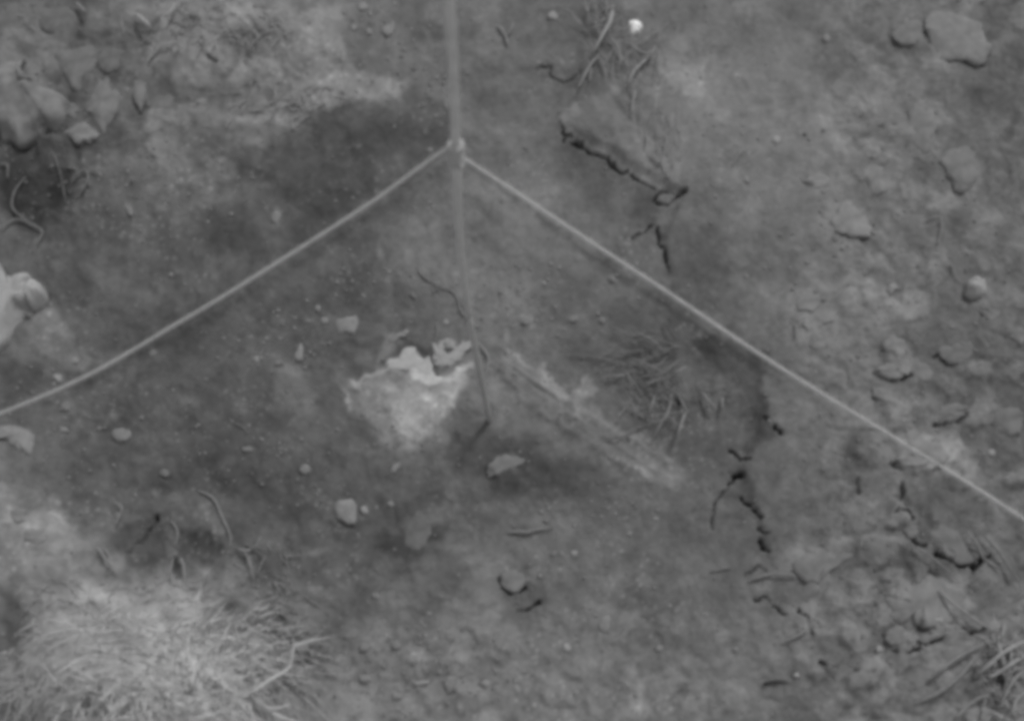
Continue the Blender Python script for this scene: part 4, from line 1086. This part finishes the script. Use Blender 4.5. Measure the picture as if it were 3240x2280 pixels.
fuzz(t3, [(330, 1460, 170, 90, 260, 80, 80, 60, 4.0, 156, .022), (450, 1500, 150, 100, 300, 90, 40, 50, 4.0, 166, .026), (350, 1580, 220, 50, 220, 80, 80, 70, 4.2, 166, .022),
          (560, 1450, 70, 80, 100, 80, 20, 35, 3.6, 156, .020), (160, 1480, 150, 110, 150, 60, 100, 60, 3.4, 138, .010), (280, 1350, 230, 60, 130, 50, 90, 60, 3.2, 130, .006), (120, 1570, 130, 50, 100, 60, 100, 60, 3.6, 142, .010),
          (640, 1490, 60, 90, 90, 90, 25, 30, 3.2, 142, .016), (600, 1260, 80, 60, 20, 45, 60, 50, 3, 114, .004), (640, 1360, 60, 80, 24, 60, 30, 40, 3, 116, .005)], 9, bendy=0.3)
t4 = tuft('grass_tuft', 'tuft of coarse straw at the right end of the bottom edge', 'grass tuft', 2260, 1510, [
    (I((1950, 1330), (2050, 1250), (2140, 1170), (2290, 1090)), 11, 132, .02), (I((2000, 1620), (2020, 1500), (2045, 1400)), 7, 124, .012),
    (I((2110, 1100), (2130, 1180), (2150, 1260)), 12, 130, .016), (I((2180, 1120), (2195, 1200), (2170, 1300)), 9, 128, .016), (I((2290, 1180), (2200, 1240), (2110, 1300), (2050, 1330)), 9, 130, .02),
    (I((2290, 1280), (2220, 1340), (2160, 1440), (2120, 1540)), 8, 122, .02), (I((1900, 1390), (2000, 1355), (2100, 1350)), 5, 112, .01), (I((2150, 960), (2140, 1040), (2130, 1110)), 7, 126, .012),
    (I((2290, 1420), (2230, 1480), (2200, 1560)), 7, 122, .02), (I((1830, 1600), (1930, 1500), (2040, 1440)), 8, 122, .012)])
fuzz(t4, [(2250, 1490, 50, 60, 50, 60, 220, 40, 4.5, 132, .02), (2270, 1560, 60, 60, 44, 60, 240, 40, 4.5, 130, .015)], 13)
# three small wisps at the top left
t5 = tuft('grass_tuft', 'blurred wisp of pale grass on the bank at upper left', 'grass tuft', 330, 60, [
    (A((890, 95), (930, 130), (990, 180)), 12, 136, .03), (A((1150, 40), (1120, 80), (1080, 120)), 9, 130, .02), (A((500, 20), (560, 80)), 8, 118, .02), (A((1580, 120), (1640, 180)), 8, 134, .02)])
fuzz(t5, [(390, 60, 120, 60, 60, 50, 30, 50, 3.5, 122, .010), (560, 60, 100, 50, 40, 45, 30, 50, 3.5, 126, .008), (620, 220, 160, 50, 40, 45, 150, 50, 3.5, 122, .006)], 15)

# ------------------------------------------------------------------ crumbs of earth and chalk
def crumbs(name, label, zones, seed, lo, hi, tlo, thi):
    rr = random.Random(seed)
    ico = [(0, 0, 1), (.89, 0, .45), (.28, .85, .45), (-.72, .53, .45), (-.72, -.53, .45), (.28, -.85, .45), (.72, .53, -.45), (-.28, .85, -.45), (-.89, 0, -.45), (-.28, -.85, -.45), (.72, -.53, -.45), (0, 0, -1)]
    fc = [(0, 1, 2), (0, 2, 3), (0, 3, 4), (0, 4, 5), (0, 5, 1), (1, 6, 2), (2, 7, 3), (3, 8, 4), (4, 9, 5), (5, 10, 1), (6, 7, 2), (7, 8, 3), (8, 9, 4), (9, 10, 5), (10, 6, 1), (11, 7, 6), (11, 8, 7), (11, 9, 8), (11, 10, 9), (11, 6, 10)]
    by = {}
    for u, v, ru, rv, cnt in zones:
        for _ in range(cnt):
            r, t = rr.random() ** 0.6, rr.uniform(0, 2 * math.pi)
            b = on_soil(u + ru * r * math.cos(t), v + rv * r * math.sin(t))
            s = (lo + (hi - lo) * rr.random() ** 2.5) * 0.5 * px_size(b)
            sx, sy, sz = s * rr.uniform(.8, 1.4), s * rr.uniform(.8, 1.3), s * rr.uniform(.4, .8)
            a = rr.uniform(0, 6.28)
            tq = int(round(rr.uniform(tlo, thi) / 12) * 12)
            vs, fs = by.setdefault(tq, ([], []))
            o0 = len(vs)
            for x, y, z in ico:
                j = rr.uniform(.8, 1.2)
                x, y, z = x * sx * j, y * sy * j, z * sz * j
                vs.append((b.x + x * math.cos(a) - y * math.sin(a), b.y + x * math.sin(a) + y * math.cos(a), b.z + z + sz * .2))
            fs += [(p + o0, q + o0, r_ + o0) for p, q, r_ in fc]
    allv, allf, mi, mats = [], [], [], []
    for tq, (vs, fs) in sorted(by.items()):
        o0 = len(allv)
        allv += vs; allf += [tuple(i + o0 for i in f) for f in fs]; mi += [len(mats)] * len(fs)
        mats.append(mat_for('crumb', tq, contrast=0.15))
    me = mesh_from(name, allv, allf)
    for m in mats: me.materials.append(m)
    me.polygons.foreach_set('material_index', mi)
    link(name, me, None, label=label, kind='stuff')


crumbs('soil_crumbs', 'fine crumbs of earth strewn over the whole dug soil', [
    (1148, 808, 1250, 900, 1800), (2050, 800, 300, 500, 500), (150, 250, 300, 250, 400), (900, 1500, 300, 120, 300), (2000, 1350, 300, 200, 500)], 21, 3, 9, 98, 120)
crumbs('chalk_crumbs', 'specks of pale chalk scattered over the dark soil', [
    (640, 770, 110, 80, 91), (860, 640, 140, 60, 61), (1180, 670, 180, 90, 112), (130, 900, 140, 90, 61), (1470, 960, 110, 60, 40), (900, 1500, 220, 110, 132), (640, 1000, 260, 140, 112), (300, 1000, 260, 120, 71),
    (1040, 90, 60, 90, 0), (960, 180, 90, 90, 51), (860, 60, 110, 60, 40), (420, 420, 200, 120, 71), (1350, 1150, 140, 60, 51), (1600, 400, 500, 300, 61), (600, 1300, 110, 110, 91), (1250, 1450, 500, 160, 61), (1900, 950, 200, 200, 51)], 22, 3, 11, 106, 126)
